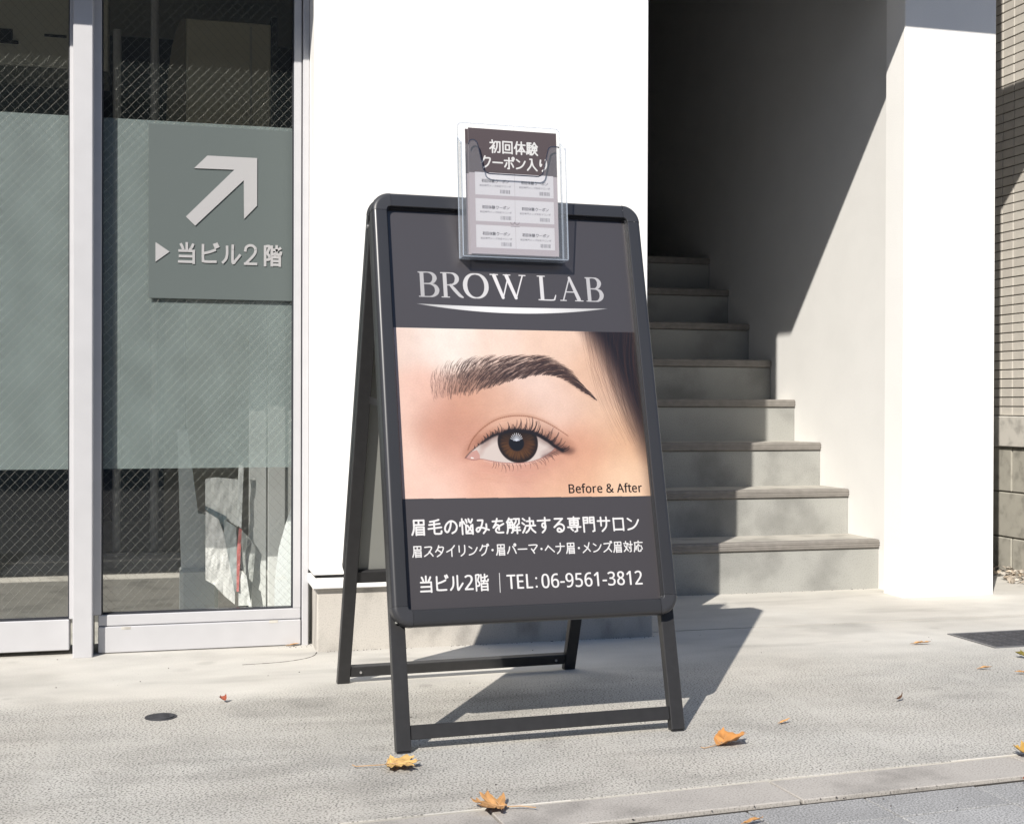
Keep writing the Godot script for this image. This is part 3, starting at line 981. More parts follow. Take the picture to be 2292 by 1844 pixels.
func build_house() -> Node3D:
	var b := thing("building", "white walled building with an open concrete stairway and glazed aluminium doors", "building")
	var st := S()
	slab(st, Vector3(0.393, 0.220, -0.26), Vector3(1.397, 5.5, 0.0), 0.002)
	put("front_wall", st, M.white_wall, b)
	st = S()
	slab(st, Vector3(0.391, 0.181, -0.26), Vector3(1.399, 0.2105, 0.0055), 0.003)
	put("wall_ledge", st, M.white_wall, b)
	st = S()
	slab(st, Vector3(0.4, 0.2106, -0.2), Vector3(1.39, 0.2199, -0.012))
	put("shadow_gap", st, M.black, b)
	st = S()
	slab(st, Vector3(0.405, -0.05, -0.26), Vector3(1.424, 0.1809, -0.015), 0.004)
	put("base_wall", st, M.base, b)
	# wall above the door
	st = S()
	slab(st, Vector3(-3.5, 2.3, -0.26), Vector3(0.3925, 5.5, -0.002))
	put("upper_wall", st, M.white_wall, b)
	st = S()
	slab(st, Vector3(-3.5, 2.03, -0.001), Vector3(0.215, 2.30, 0.21), 0.004)
	put("shutter_box", st, M.alu, b)
	# pillar, stair walls, canopy
	st = S()
	slab(st, Vector3(2.602, -0.05, -0.665), Vector3(2.986, 5.5, -0.535), 0.003)
	put("pillar", st, M.white_wall, b)
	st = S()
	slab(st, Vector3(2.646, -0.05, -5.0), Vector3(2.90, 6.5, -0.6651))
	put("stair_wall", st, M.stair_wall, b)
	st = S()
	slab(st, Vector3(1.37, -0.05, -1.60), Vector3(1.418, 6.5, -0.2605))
	put("stair_wall", st, M.stair_wall, b)  # unseen face, coloured pale to bounce light onto the right wall
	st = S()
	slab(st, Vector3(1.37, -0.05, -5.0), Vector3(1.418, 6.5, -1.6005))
	put("stair_wall", st, M.dark_wall, b)  # same wall deeper in, coloured dark to keep the stairwell dim
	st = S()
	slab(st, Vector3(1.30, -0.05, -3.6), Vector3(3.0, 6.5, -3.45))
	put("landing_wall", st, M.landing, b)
	st = S()
	slab(st, Vector3(1.4185, 1.0, -3.4495), Vector3(2.6455, 1.449, -2.68), 0.002)
	put("landing", st, M.tread, b)
	st = S()
	prism(st, pts_of("1.3972,-0.136 2.2,0.008 2.72,0.008 2.72,0.70 1.3972,0.70"), 0, 0.35)
	var cn := put("canopy", st, M.white_wall, b)
	# the plan above was drawn in x and -z; lay it flat
	cn.transform = Transform3D(Basis(Vector3.RIGHT, -PI / 2), Vector3(0, 2.6, 0))
	st = S()
	slab(st, Vector3(1.3975, 2.9505, -0.80), Vector3(2.601, 5.5, -0.56))
	put("upper_wall", st, M.white_wall, b)
	st = S()
	slab(st, Vector3(1.4185, 2.30, -0.759), Vector3(2.6455, 2.949, -0.70))
	put("added_sky_blocker", st, M.white_wall, b)  # added out of view to cut the sky light entering the stairwell
	# sloping soffit over the stairs
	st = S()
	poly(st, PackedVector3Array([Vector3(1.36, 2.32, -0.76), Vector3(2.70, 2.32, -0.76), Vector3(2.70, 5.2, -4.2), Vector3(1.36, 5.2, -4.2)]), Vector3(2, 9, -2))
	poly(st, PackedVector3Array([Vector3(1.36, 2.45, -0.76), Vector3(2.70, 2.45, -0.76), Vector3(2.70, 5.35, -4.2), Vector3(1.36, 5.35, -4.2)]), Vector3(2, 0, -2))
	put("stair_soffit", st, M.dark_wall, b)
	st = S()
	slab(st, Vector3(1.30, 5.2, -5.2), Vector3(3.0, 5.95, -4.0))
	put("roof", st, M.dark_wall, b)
	# steps
	for k in 8:
		var y := 0.1902 + 0.1799 * k
		var z := -0.7644 - 0.2326 * k
		st = S()
		uvo = Vector2(k * 0.77, k * 0.31)
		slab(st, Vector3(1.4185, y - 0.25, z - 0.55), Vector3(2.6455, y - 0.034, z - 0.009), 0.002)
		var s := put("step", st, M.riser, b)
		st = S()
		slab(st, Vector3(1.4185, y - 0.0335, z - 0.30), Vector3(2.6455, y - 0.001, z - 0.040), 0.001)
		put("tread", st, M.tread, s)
		st = S()
		slab(st, Vector3(1.4185, y - 0.0332, z - 0.0395), Vector3(2.6455, y, z), 0.004)
		for j in 2: slab(st, Vector3(1.4187, y - 0.0130 - 0.0095 * j, z - 0.01), Vector3(2.6453, y - 0.0095 - 0.0095 * j, z + 0.0016), 0.0012)
		put("nosing", st, M.nosing, s)
	uvo = Vector2.ZERO
	# doors
	st = S()
	slab(st, Vector3(-0.2600, -0.002, -0.20), Vector3(-0.2075, 2.3, -0.085), 0.0025)
	put("door_post", st, M.alu, b)
	st = S()
	slab(st, Vector3(0.3735, -0.002, -0.21), Vector3(0.3925, 2.3, -0.128), 0.002)
	put("door_jamb", st, M.alu, b)
	door_panel(b, -0.187, 0.3485, false)
	door_panel(b, -2.45, -0.2725, true)
	# the room behind
	st = S()
	slab(st, Vector3(-3.5, -0.05, -4.4), Vector3(1.30, -0.004, -0.16))
	put("room_floor", st, M.room_floor, b)
	st = S()
	slab(st, Vector3(-3.5, 2.9, -4.4), Vector3(1.369, 3.1, -0.2605))
	put("room_ceiling", st, M.room_wall, b)
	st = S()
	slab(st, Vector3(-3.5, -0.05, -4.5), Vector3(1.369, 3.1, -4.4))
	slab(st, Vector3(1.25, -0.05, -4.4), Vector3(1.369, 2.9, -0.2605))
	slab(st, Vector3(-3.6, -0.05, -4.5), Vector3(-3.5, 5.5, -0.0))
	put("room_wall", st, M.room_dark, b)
	st = S()
	slab(st, Vector3(-3.5, -0.05, -0.2), Vector3(-2.475, 2.3, -0.1), 0.0)
	put("side_wall", st, M.white_wall, b)
	st = S()
	slab(st, Vector3(-3.6, 5.5, -5.2), Vector3(3.0, 5.6, 0.0))
	put("roof", st, M.white_wall, b)
	return b


func build_room_things() -> void:
	# overhead cupboard seen through the left pane
	var c := thing("wall_cupboard", "grey wall cupboard seen through the left glass pane above the frosted band", "cupboard", Vector3(-0.9, 2.19, -2.75))
	var st := S()
	slab(st, Vector3(-0.9, 0.056, 0), Vector3(0.62, 0.70, 0.15), 0.004)
	put("cabinet", st, M.room_wall, c)
	st = S()
	slab(st, Vector3(-0.9, 0.0, -0.02), Vector3(0.62, 0.0555, 0.13), 0.004)
	put("shelf_edge", st, mat(0.13, 0.13, 0.10, 0.8), c)
	st = S()
	slab(st, Vector3(0.02, 0.155, 0.1505), Vector3(0.205, 0.215, 0.156), 0.002)
	slab(st, Vector3(0.10, 0.148, 0.1505), Vector3(0.23, 0.160, 0.170), 0.002)
	put("vent", st, M.room_dark, c)
	st = S()
	slab(st, Vector3(0.34, 0.192, 0.1505), Vector3(0.437, 0.204, 0.154), 0.001)
	put("slot", st, M.room_dark, c)
	# poles
	for q in [[-0.24, 2.436, "pale round pole behind the glass, nearest the door post"], [-0.072, 3.0, "taller pale pole behind the glass, left of the rounded cabinet"]]:
		var t := thing("pole", q[2], "pole", Vector3(q[0], 0, -2.6), 0, "poles behind the glass")
		st = S()
		tube(st, Vector3(0, 0, 0), Vector3(0, q[1], 0), 0.019, 0.019, 12)
		put("shaft", st, mat(0.45, 0.45, 0.45, 0.5), t)
		st = S()
		tube(st, Vector3(0, 0, 0), Vector3(0, 0.012, 0), 0.05, 0.05, 16)
		put("foot_plate", st, mat(0.3, 0.3, 0.3, 0.5), t)
	# cabinet with a rounded side
	c = thing("cabinet", "tall olive grey cabinet with a rounded left shoulder behind the glass", "cabinet", Vector3(0.26, 0, -2.7))
	st = S()
	slab(st, Vector3(-0.19, 0.0, -0.3), Vector3(0.205, 2.52, 0.09), 0.006)
	put("body", st, mat(0.50, 0.47, 0.36, 0.8), c)
	st = S()
	prism(st, pts_of("-0.192,2.52 -0.215,2.51 -0.235,2.46 -0.255,2.38 -0.272,2.25 -0.282,2.0 -0.29,0.0 -0.192,0.0"), -0.3, 0.085)
	put("side_panel", st, mat(0.20, 0.18, 0.13, 0.8), c)
	st = S()
	slab(st, Vector3(0.105, 0.05, 0.0905), Vector3(0.115, 2.5, 0.094))
	put("door_seam", st, mat(0.38, 0.37, 0.32, 0.8), c)
	st = S()
	slab(st, Vector3(0.208, 0.0, -0.2), Vector3(0.236, 2.56, 0.08))
	put("side_gap", st, M.room_dark, c)
	# white things low behind the right pane
	c = thing("white_stand", "pale plastic stand with a tapering arm and block foot behind the lower glass", "stand", Vector3(0.075, 0.0, -0.62))
	st = S()
	prism(st, pts_of("-0.04,0.18 0.055,0.18 0.055,0.345 0.012,0.355 -0.022,0.62 -0.052,0.62"), -0.05, 0.05)
	put("arm", st, M.plastic, c)
	st = S()
	slab(st, Vector3(-0.045, 0.0, -0.07), Vector3(0.075, 0.18, 0.065), 0.012)
	put("foot", st, M.plastic, c)
	c = thing("plastic_bundle", "pale plastic sheets and wrapping with a thin red strip behind the lower right glass", "wrapping", Vector3(0.0, 0.0, -0.47))
	var sheets := [
		["white_sheet", "430,165 520,150 735,172 715,590 600,510 430,400", 0.000, 0.10, Color(0.60, 0.63, 0.61)],
		["white_sheet", "430,440 545,515 590,640 640,900 692,1115 690,1270 600,1195 500,1085 430,1045", 0.030, -0.16, Color(0.66, 0.68, 0.66)],
		["dark_fold", "430,398 620,498 604,640 556,552 430,428", 0.012, 0.0, Color(0.10, 0.15, 0.17)],
		["grey_wrap", "598,520 700,588 722,1100 690,1180 640,900 592,645", 0.022, 0.32, Color(0.30, 0.34, 0.34)],
		["red_strip", "722,590 748,603 738,800 722,1150 702,1150 704,800", 0.042, 0.1, Color(0.46, 0.13, 0.12)],
		["grey_wrap", "752,620 830,700 880,780 862,960 832,1270 782,1000 738,950", 0.010, -0.28, Color(0.42, 0.45, 0.43)],
		["white_sheet", "720,1145 738,958 790,1010 832,1278 720,1278", 0.035, 0.2, Color(0.64, 0.67, 0.65)],
		["strap", "720,40 766,40 746,602 702,560", 0.030, -0.1, Color(0.70, 0.74, 0.72)],
	]
	for sh in sheets:
		var q := PackedVector2Array()
		for p in pts_of(sh[1]): q.append(Vector2(-0.0419 + p.x * 0.0003457, 0.5283 - p.y * 0.0003547))
		var nz := noise(14.0, 2, 70 + int(q[0].x * 900))
		# cut into small cells so that the sheet can wrinkle
		st = S()
		var lo := q[0]
		var hi := q[0]
		for p in q:
			lo = lo.min(p)
			hi = hi.max(p)
		var cell := 0.009
		for yy in range(0, int((hi.y - lo.y) / cell) + 1):
			for xx in range(0, int((hi.x - lo.x) / cell) + 1):
				var a := lo + Vector2(xx, yy) * cell
				for piece in Geometry2D.intersect_polygons(q, PackedVector2Array([a, a + Vector2(cell, 0), a + Vector2(cell, cell), a + Vector2(0, cell)])):
					var v := PackedVector3Array()
					for p in piece: v.append(Vector3(p.x, p.y, sh[2] + sh[3] * (p.x - lo.x) * 0.6 + 0.006 * nz.get_noise_2d(p.x * 2.0, p.y * 0.9)))
					for k in range(1, v.size() - 1): poly(st, PackedVector3Array([v[0], v[k], v[k + 1]]), Vector3(a.x, a.y, -3))
		var sm_ := mat(sh[4].r, sh[4].g, sh[4].b, 0.5)
		sm_.cull_mode = BaseMaterial3D.CULL_DISABLED
		put(sh[0], st, sm_, c)
	st = S()
	box(st, Vector3(0.150, 0.012, 0.03), Vector3(0.05, 0.02, 0.04), 0.006)
	put("weight", st, M.bag_dark, c)
	c = thing("folding_screen", "pale upright panels standing behind the right edge of the glass", "screen", Vector3(0.33, 0, -0.5))
	for k in 3:
		st = S()
		box(st, Vector3(-0.060 + 0.058 * k, 0.55, 0.015 * (k % 2)), Vector3(0.056, 1.1, 0.012), 0.003)
		put("panel", st, mat(0.62, 0.65, 0.63, 0.6), c)
	c = thing("curved_board", "white curved board leaning in the bottom right corner of the glass", "board", Vector3(0.33, 0, -0.36))
	st = S()
	prism(st, pts_of("-0.02,0.0 -0.017,0.17 -0.005,0.26 0.02,0.35 0.05,0.43 0.065,0.46 0.065,0.0"), 0, 0.008)
	put("sheet", st, mat(0.74, 0.80, 0.79, 0.6), c)


func build_arrow_sign() -> void:
	var a := thing("direction_sign", "frosted plate with silver arrow and lettering on the right glass pane", "sign", Vector3(0.144, 1.0065, -0.1565))
	var st := S()
	slab(st, Vector3(-0.2045, 0, -0.0020), Vector3(0.2035, 0.4985, 0.0), 0.0008)
	put("backing_plate", st, M.plate, a)
	st = S()
	var o := Vector2(0.144, 1.0065)
	var q := PackedVector2Array()
	for p in pts_of("0.103,1.42 0.244,1.42 0.244,1.282 0.207,1.242 0.206,1.354 0.069,1.217 0.043,1.242 0.179,1.383 0.066,1.382"): q.append(p - o)
	prism(st, q, 0.0002, 0.0034)
	put("arrow", st, M.letter, a)
	st = S()
	q = PackedVector2Array()
	for p in pts_of("-0.041,1.166 -0.002,1.14 -0.041,1.110"): q.append(p - o)
	prism(st, q, 0.0002, 0.0028)
	put("triangle", st, M.letter, a)
	var x := 0.019
	for ch in ["当", "ビ", "ル", "2", "階"]:
		st = S()
		var w := 0.0535 if ch != "2" else 0.043
		var lines := stroke_lines(ch) if ch != "2" else [smooth(pts_of("10,30 16,14 36,5 58,6 76,18 76,36 60,56 12,93"), 4), pts_of("8,93 82,93")]
		var k := 0
		for pl in lines:
			for i in (pl as PackedVector2Array).size() - 1:
				var p0 := Vector2(x + pl[i].x * w / 100, 1.168 - pl[i].y * 0.060 / 100) - o
				var p1 := Vector2(x + pl[i + 1].x * w / 100, 1.168 - pl[i + 1].y * 0.060 / 100) - o
				var d := (p1 - p0).normalized() * 0.0028
				k += 1
				var th := 0.0022 + 0.00006 * (k % 17)
				box(st, Vector3.ZERO, Vector3(p0.distance_to(p1) + 0.0062, 0.0072, th), 0.0, Transform3D(Basis(Vector3.BACK, (p1 - p0).angle()), Vector3((p0.x + p1.x) / 2, (p0.y + p1.y) / 2, 0.0002 + th / 2)))
		put("lettering", st, M.letter, a)
		x += 0.0625 if ch != "2" else 0.055


# ---------------------------------------------------------------- the board
const BW := 0.64


func profile() -> Array:
	# (inward from the outer edge, forward), with normals; pairs that share a place make a hard edge
	var o := [[Vector2(0, -0.030), Vector2(-1, 0)], [Vector2(0, -0.010), Vector2(-1, 0)]]
	for i in 7:
		var a := PI - PI / 2 * i / 6.0
		o.append([Vector2(0.0105 + 0.0105 * cos(a), -0.0105 + 0.0105 * sin(a)), Vector2(cos(a), sin(a))])
	o.append_array([[Vector2(0.0315, -0.0008), Vector2(0.03, 1)], [Vector2(0.0315, -0.0008), Vector2(0.6, 0.8)], [Vector2(0.0330, -0.0024), Vector2(1, 0.3)], [Vector2(0.0330, -0.0024), Vector2(1, 0)], [Vector2(0.0330, -0.0080), Vector2(1, 0)], [Vector2(0.0330, -0.0080), Vector2(0, 1)], [Vector2(0.0352, -0.0085), Vector2(0, 1)], [Vector2(0.0352, -0.0085), Vector2(1, 0)], [Vector2(0.0352, -0.0200), Vector2(1, 0)], [Vector2(0.0352, -0.0200), Vector2(0, -1)], [Vector2(0.034, -0.030), Vector2(0, -1)], [Vector2(0.0, -0.030), Vector2(0, -1)]])
	return o


func sweep(st: SurfaceTool, rows: Array, grow := 0.0) -> void:
	# rows: [origin, inward direction]; forward is +z
	var pr := profile()
	for r in rows.size() - 1:
		for i in pr.size() - 1:
			var V := []
			var N := []
			for k in [[r, i], [r, i + 1], [r + 1, i + 1], [r + 1, i]]:
				var row = rows[k[0]]
				var p: Vector2 = pr[k[1]][0]
				var n: Vector2 = pr[k[1]][1]
				n = n.normalized()
				p += n * grow
				var inw: Vector2 = row[1]
				V.append(Vector3(row[0].x + inw.x * p.x, row[0].y + inw.y * p.x, p.y))
				N.append(Vector3(inw.x * n.x, inw.y * n.x, n.y).normalized())
			var flat: Vector3 = (V[1] - V[0]).cross(V[2] - V[0])
			var order := [0, 1, 2, 0, 2, 3] if flat.dot(N[0] + N[2]) < 0 else [0, 2, 1, 0, 3, 2]
			for k in order: vtx(st, V[k], N[k])


func board_half(parent: Node3D, xf: Transform3D, h1: float, h2: float, print_tex: Texture2D) -> void:
	var rc := 0.042
	var hw := BW / 2
	var st := S()
	slab(st, Vector3(-hw + 0.010, h1 + 0.010, -0.0295), Vector3(hw - 0.010, h2 - 0.010, -0.0235))
	var pn := put("front_panel" if print_tex else "rear_panel", st, M.backing, parent)
	pn.transform = xf
	var sides := [
		[Vector2(-hw, h1 + rc + 0.0006), Vector2(-hw, h2 - rc - 0.0006), Vector2(1, 0)], [Vector2(hw, h1 + rc + 0.0006), Vector2(hw, h2 - rc - 0.0006), Vector2(-1, 0)],
		[Vector2(-hw + rc + 0.0006, h2), Vector2(hw - rc - 0.0006, h2), Vector2(0, -1)], [Vector2(-hw + rc + 0.0006, h1), Vector2(hw - rc - 0.0006, h1), Vector2(0, 1)]]
	for s in sides:
		st = S()
		sweep(st, [[s[0], s[2]], [s[1], s[2]]])
		put("frame_rail", st, M.frame, pn)
	for sx in [-1.0, 1.0]:
		for sy in [-1.0, 1.0]:
			st = S()
			var c := Vector2(sx * (hw - rc), h2 - rc if sy > 0 else h1 + rc)
			var rows := []
			for i in 10:
				var a := PI / 2 * i / 9.0
				var e := Vector2(sx * cos(a), sy * sin(a))
				rows.append([c + e * rc, -e])
			sweep(st, rows, 0.0005)
			put("frame_corner", st, M.frame_corner, pn)
	if print_tex:
		st = S()
		var z := -0.0165
		for k in [[0, 0], [1, 1], [1, 0], [0, 0], [0, 1], [1, 1]]:
			st.set_normal(Vector3.BACK)
			st.set_uv(Vector2(k[0], 1 - k[1]))
			st.add_vertex(Vector3(-0.295 + 0.59 * k[0], 1.19 - 0.9069 * (1 - k[1]), z))
		var m := mat(0.60, 0.60, 0.60, 0.40)
		m.clearcoat_enabled = true
		m.clearcoat = 0.4
		m.clearcoat_roughness = 0.12
		m.albedo_texture = print_tex
		put("poster", st, m, pn)
	else:
		# a stiffening bar with a screw inside the back panel
		st = S()
		slab(st, Vector3(-hw + 0.03, h1 + 0.004, -0.044), Vector3(hw - 0.03, h1 + 0.036, -0.0305), 0.002)
		put("bottom_bar", st, M.leg, pn)
		for x in [-0.18, 0.18]:
			st = S()
			tube(st, Vector3(x, h1 + 0.020, -0.0442), Vector3(x, h1 + 0.020, -0.0475), 0.0036, 0.0030, 10)
			put("screw", st, M.steel, pn)


func half_legs(parent: Node3D, xf: Transform3D, h_top: float, front: bool) -> void:
	for s in [-1.0, 1.0]:
		var st := S()
		slab(st, Vector3(s * 0.3195, 0.012, -0.0525), Vector3(s * 0.2885, h_top, -0.0310), 0.0015)
		var l := put("leg", st, M.leg, parent)
		l.transform = xf
		st = S()
		slab(st, Vector3(s * 0.3187, 0.0010, -0.0517), Vector3(s * 0.2893, 0.0118, -0.0318), 0.002)
		put("foot_cap", st, M.black, l)
	var st2 := S()
	slab(st2, Vector3(-0.288, 0.034, -0.0500), Vector3(0.288, 0.063, -0.0345), 0.0015)
	var cb := put("crossbar", st2, M.leg, parent)
	cb.transform = xf
	for x in [-0.262, 0.262]:
		st2 = S()
		tube(st2, Vector3(x, 0.048, -0.0502), Vector3(x, 0.048, -0.0530), 0.0036, 0.0030, 10)
		put("screw", st2, M.steel, cb)


func build_board() -> Transform3D:
	var a := thing("a_frame_sign", "dark grey folding A-frame board with a salon poster of an eye", "sign", Vector3(0.764, 0, 1.1165), 0.0502)
	var tau := 0.2487
	var front := Transform3D(Basis(Vector3.RIGHT, -tau), Vector3.ZERO)
	var tr := 0.3420
	var rear := Transform3D(Basis(Vector3.UP, PI), Vector3(0, 0, -0.768)) * Transform3D(Basis(Vector3.RIGHT, -tr), Vector3.ZERO)
	board_half(a, front, 0.2584, 1.2141, poster_print())
	board_half(a, rear, 0.292, 1.246, null)
	half_legs(a, front, 1.16, true)
	half_legs(a, rear, 1.19, false)
	# hinges at the top and folding stays half way up
	for s in [-1.0, 1.0]:
		var st := S()
		var p: Vector3 = front * Vector3(s * 0.304, 1.165, -0.056)
		var q: Vector3 = rear * Vector3(-s * 0.304, 1.195, -0.056)
		bar(st, p, q, 0.003, 0.03)
		put("hinge", st, M.black, a)
		st = S()
		tube(st, Vector3(s * 0.300, p.y - 0.012, p.z), Vector3(s * 0.322, p.y - 0.012, p.z), 0.005, 0.005, 10)
		put("hinge_pin", st, M.steel, a)
		st = S()
		p = front * Vector3(s * 0.292, 0.735, -0.058)
		q = rear * Vector3(-s * 0.292, 0.780, -0.058)
		bar(st, p, q, 0.003, 0.016, 0.0008)
		var sy := put("stay", st, M.leg, a)
		st = S()
		var mid := p.lerp(q, 0.25)
		tube(st, mid + Vector3(-s * 0.004, 0, 0), mid + Vector3(s * 0.004, 0, 0), 0.007, 0.007, 12)
		slab(st, mid + Vector3(-0.0025, -0.011, 0.004), mid + Vector3(0.0025, 0.011, 0.03), 0.001)
		put("stay_joint", st, M.steel, sy)
	return a.transform


func build_holder(board: Transform3D) -> void:
	var h := thing("leaflet_holder", "clear acrylic leaflet holder hooked over the top edge of the A-frame board", "leaflet holder")
	h.transform = board * Transform3D(Basis(Vector3.RIGHT, -0.085), Vector3(-0.0005, 1.033, -0.2785))
	var w := 0.1235
	var dz := 0.034
	var st := S()
	prism(st, pts_of("-0.1225,0 0.1225,0 0.1225,0.304 0.1205,0.309 0.1155,0.311 -0.1155,0.311 -0.1205,0.309 -0.1225,0.304"), 0.0, 0.0022)
	put("back_plate", st, M.acrylic, h)
	st = S()
	# added rim strips; their tint stands in for light caught in the edges
	for e in [[-0.1225, 0.0, -0.1225, 0.304], [0.1225, 0.0, 0.1225, 0.304], [-0.1155, 0.311, 0.1155, 0.311], [-0.1225, 0.304, -0.1155, 0.311], [0.1225, 0.304, 0.1155, 0.311]]:
		bar(st, Vector3(e[0], e[1], 0.0011), Vector3(e[2], e[3], 0.0011), 0.0012, 0.0024)
	put("rim", st, M.edge_refraction_tint, h)
	var notch := smooth(pts_of("-0.1075,0.252 -0.104,0.260 -0.096,0.263 -0.088,0.258 -0.084,0.246 -0.076,0.208 -0.072,0.194 -0.060,0.1875"), 4)
	notch.append_array(smooth(pts_of("0.056,0.1875 0.066,0.193 0.071,0.208 0.079,0.242 0.084,0.255 0.094,0.259 0.108,0.258"), 4))
	var outline := pts_of("-0.1235,0.0 0.1235,0.0 0.1235,0.258")
	var rev := notch.duplicate()
	rev.reverse()
	outline.append_array(rev)
	outline.append(Vector2(-0.1235, 0.252))
	st = S()
	prism(st, outline, dz, dz + 0.0022)
	put("front_plate", st, M.acrylic, h)
	st = S()
	for i in notch.size() - 1: bar(st, Vector3(notch[i].x, notch[i].y, dz + 0.0011), Vector3(notch[i + 1].x, notch[i + 1].y, dz + 0.0011), 0.0016, 0.0026)
	put("front_edge", st, M.edge_refraction_dark, h)  # dark strip painting the refraction along the notch
	for s in [-1.0, 1.0]:
		st = S()
		var X := Transform3D(Basis(Vector3(0, 0, -1), Vector3.UP, Vector3.RIGHT), Vector3(s * w - 0.0011, 0, 0))
		var sp := S()
		prism(sp, pts_of("-0.0340,0.0 -0.0024,0.0 -0.0024,0.276 -0.0340,0.252"), 0, 0.0022)
		var sw := put("side_wall", sp, M.acrylic, h)
		sw.transform = X
		for z in [0.0036, dz + 0.0004]: bar(st, Vector3(s * (w + 0.0002), 0.0, z), Vector3(s * (w + 0.0002), 0.258 if z > 0.01 else 0.276, z), 0.0024, 0.0024)
		bar(st, Vector3(s * w, 0.277, 0.003), Vector3(s * w, 0.253, dz), 0.0018, 0.0018)
		put("corner_edge", st, M.edge_refraction_tint, h)  # added bars, tinted to stand in for the corner highlights
	st = S()
	slab(st, Vector3(-w, -0.0024, 0.0), Vector3(w, -0.0002, dz + 0.002))
	put("bottom_plate", st, M.edge_refraction_tint, h)
	st = S()
	for x in [-0.07, 0.07]:
		slab(st, Vector3(x - 0.012, 0.150, -0.032), Vector3(x + 0.012, 0.152, -0.0002))
	put("hook", st, M.acrylic, h)
	var tex := leaflet_print()
	var m := mat(0.56, 0.56, 0.56, 0.35)
	m.albedo_texture = tex
	for k in 2:
		var lf := thing("leaflet", ["front leaflet in the clear holder with six coupon cards printed below a dark heading", "leaflet behind the front one in the clear holder, showing only its left edge"][k], "leaflet", Vector3.ZERO, 0, "leaflets in the holder")
		lf.transform = h.transform * Transform3D(Basis(), Vector3(0.0015 - 0.0050 * k, 0.008 - 0.001 * k, 0.0220 - 0.008 * k))
		st = S()
		slab(st, Vector3(-0.105, 0, -0.0016), Vector3(0.105, 0.286, -0.0003))
		put("sheets", st, M.paper_edge, lf)
		st = S()
		for q in [[0, 0], [1, 1], [1, 0], [0, 0], [0, 1], [1, 1]]:
			st.set_normal(Vector3.BACK)
			st.set_uv(Vector2(q[0], 1 - q[1]))
			st.add_vertex(Vector3(-0.105 + 0.21 * q[0], 0.286 * q[1], 0.0))
		put("cover_page", st, m, lf)


# ---------------------------------------------------------------- neighbour
func build_neighbour() -> void:
	var n := thing("neighbouring_house", "neighbouring house wall of cream tiles over concrete blocks at the right edge", "building", Vector3(3.426, 0, 0))
	var st := S()
	slab(st, Vector3(0.004, -0.05, -6), Vector3(0.30, 5.5, -0.2))
	put("grout_wall", st, M.grout, n)
	var me: Array = []
	st = S()
	box(st, Vector3.ZERO, Vector3(0.008, 0.0345, 0.0695), 0.0012)
	var tile := st.commit()
	var far := S()
	for r in 92:
		for c in 78:
			var y := 0.683 + r * 0.0389
			var z := -0.24 - 0.075 * c
			var near := z > -1.26 and z < -0.88 and y < 2.5
			if near: put_mesh("tile", tile, M.tile[rng.randi() % 4], n, Vector3(0.0015 + rng.randf_range(-0.0006, 0.0006), y, z))
			elif y < 2.7 and z > -3.0: box(far, Vector3(0.0015, y, z), Vector3(0.008, 0.0345, 0.0695))
	tag(put("far_tiles", far, M.tile[1], n), "", "", "", "stuff")
	st = S()
	slab(st, Vector3(-0.022, 0.533, -6), Vector3(0.0035, 0.662, -0.2), 0.004)
	put("stained_ledge", st, M.ledge, n)
	for r in 3:
		for c in 8:
			st = S()
			uvo = Vector2(rng.randf() * 4, rng.randf() * 4)
			var y0: float = [-0.04, 0.150, 0.342][r]
			slab(st, Vector3(-0.006 + rng.randf_range(-0.002, 0.002), y0 + 0.002, -0.22 - 0.40 * (c + 1) - 0.2 * (r % 2)), Vector3(0.0038, [0.148, 0.340, 0.531][r], -0.225 - 0.40 * c - 0.2 * (r % 2)), 0.004)
			put("concrete_block", st, M.block, n)
	uvo = Vector2.ZERO
	# leaf litter along its foot
	var mm := MultiMesh.new()
	mm.transform_format = MultiMesh.TRANSFORM_3D
	mm.use_colors = true
	st = S()
	for k in 4:
		var a := PI / 2 * k
		poly(st, PackedVector3Array([Vector3(0, 0.006, 0), Vector3(cos(a) * 0.018, 0, sin(a) * 0.011), Vector3(cos(a + PI / 2) * 0.018, 0.002, sin(a + PI / 2) * 0.011)]), Vector3(0, -1, 0))
	var lm := mat(1, 1, 1, 0.8)
	lm.vertex_color_use_as_albedo = true
	lm.cull_mode = BaseMaterial3D.CULL_DISABLED
	mm.mesh = st.commit()
	mm.instance_count = 420
	for i in 420:
		var z := rng.randf_range(-1.9, -0.62)
		var x := 3.42 - absf(rng.randfn(0, 0.09)) - 0.01
		var t := Transform3D(Basis.from_euler(Vector3(rng.randf_range(-0.7, 0.7), rng.randf() * TAU, rng.randf_range(-0.7, 0.7))).scaled(Vector3.ONE * rng.randf_range(0.5, 1.3)), Vector3(x, 0.006 + rng.randf() * 0.022, z))
		mm.set_instance_transform(i, t)
		var g := rng.randf()
		mm.set_instance_color(i, Color(0.50, 0.40, 0.30).lerp(Color(0.62, 0.58, 0.52), g) * rng.randf_range(0.45, 1.0))
	var mi := MultiMeshInstance3D.new()
	mi.name = "leaf_litter"
	mi.multimesh = mm
	mi.material_override = lm
	add_child(mi)
	tag(mi, "dry leaves and pebbles heaped along the foot of the tiled house", "leaf litter", "", "stuff")


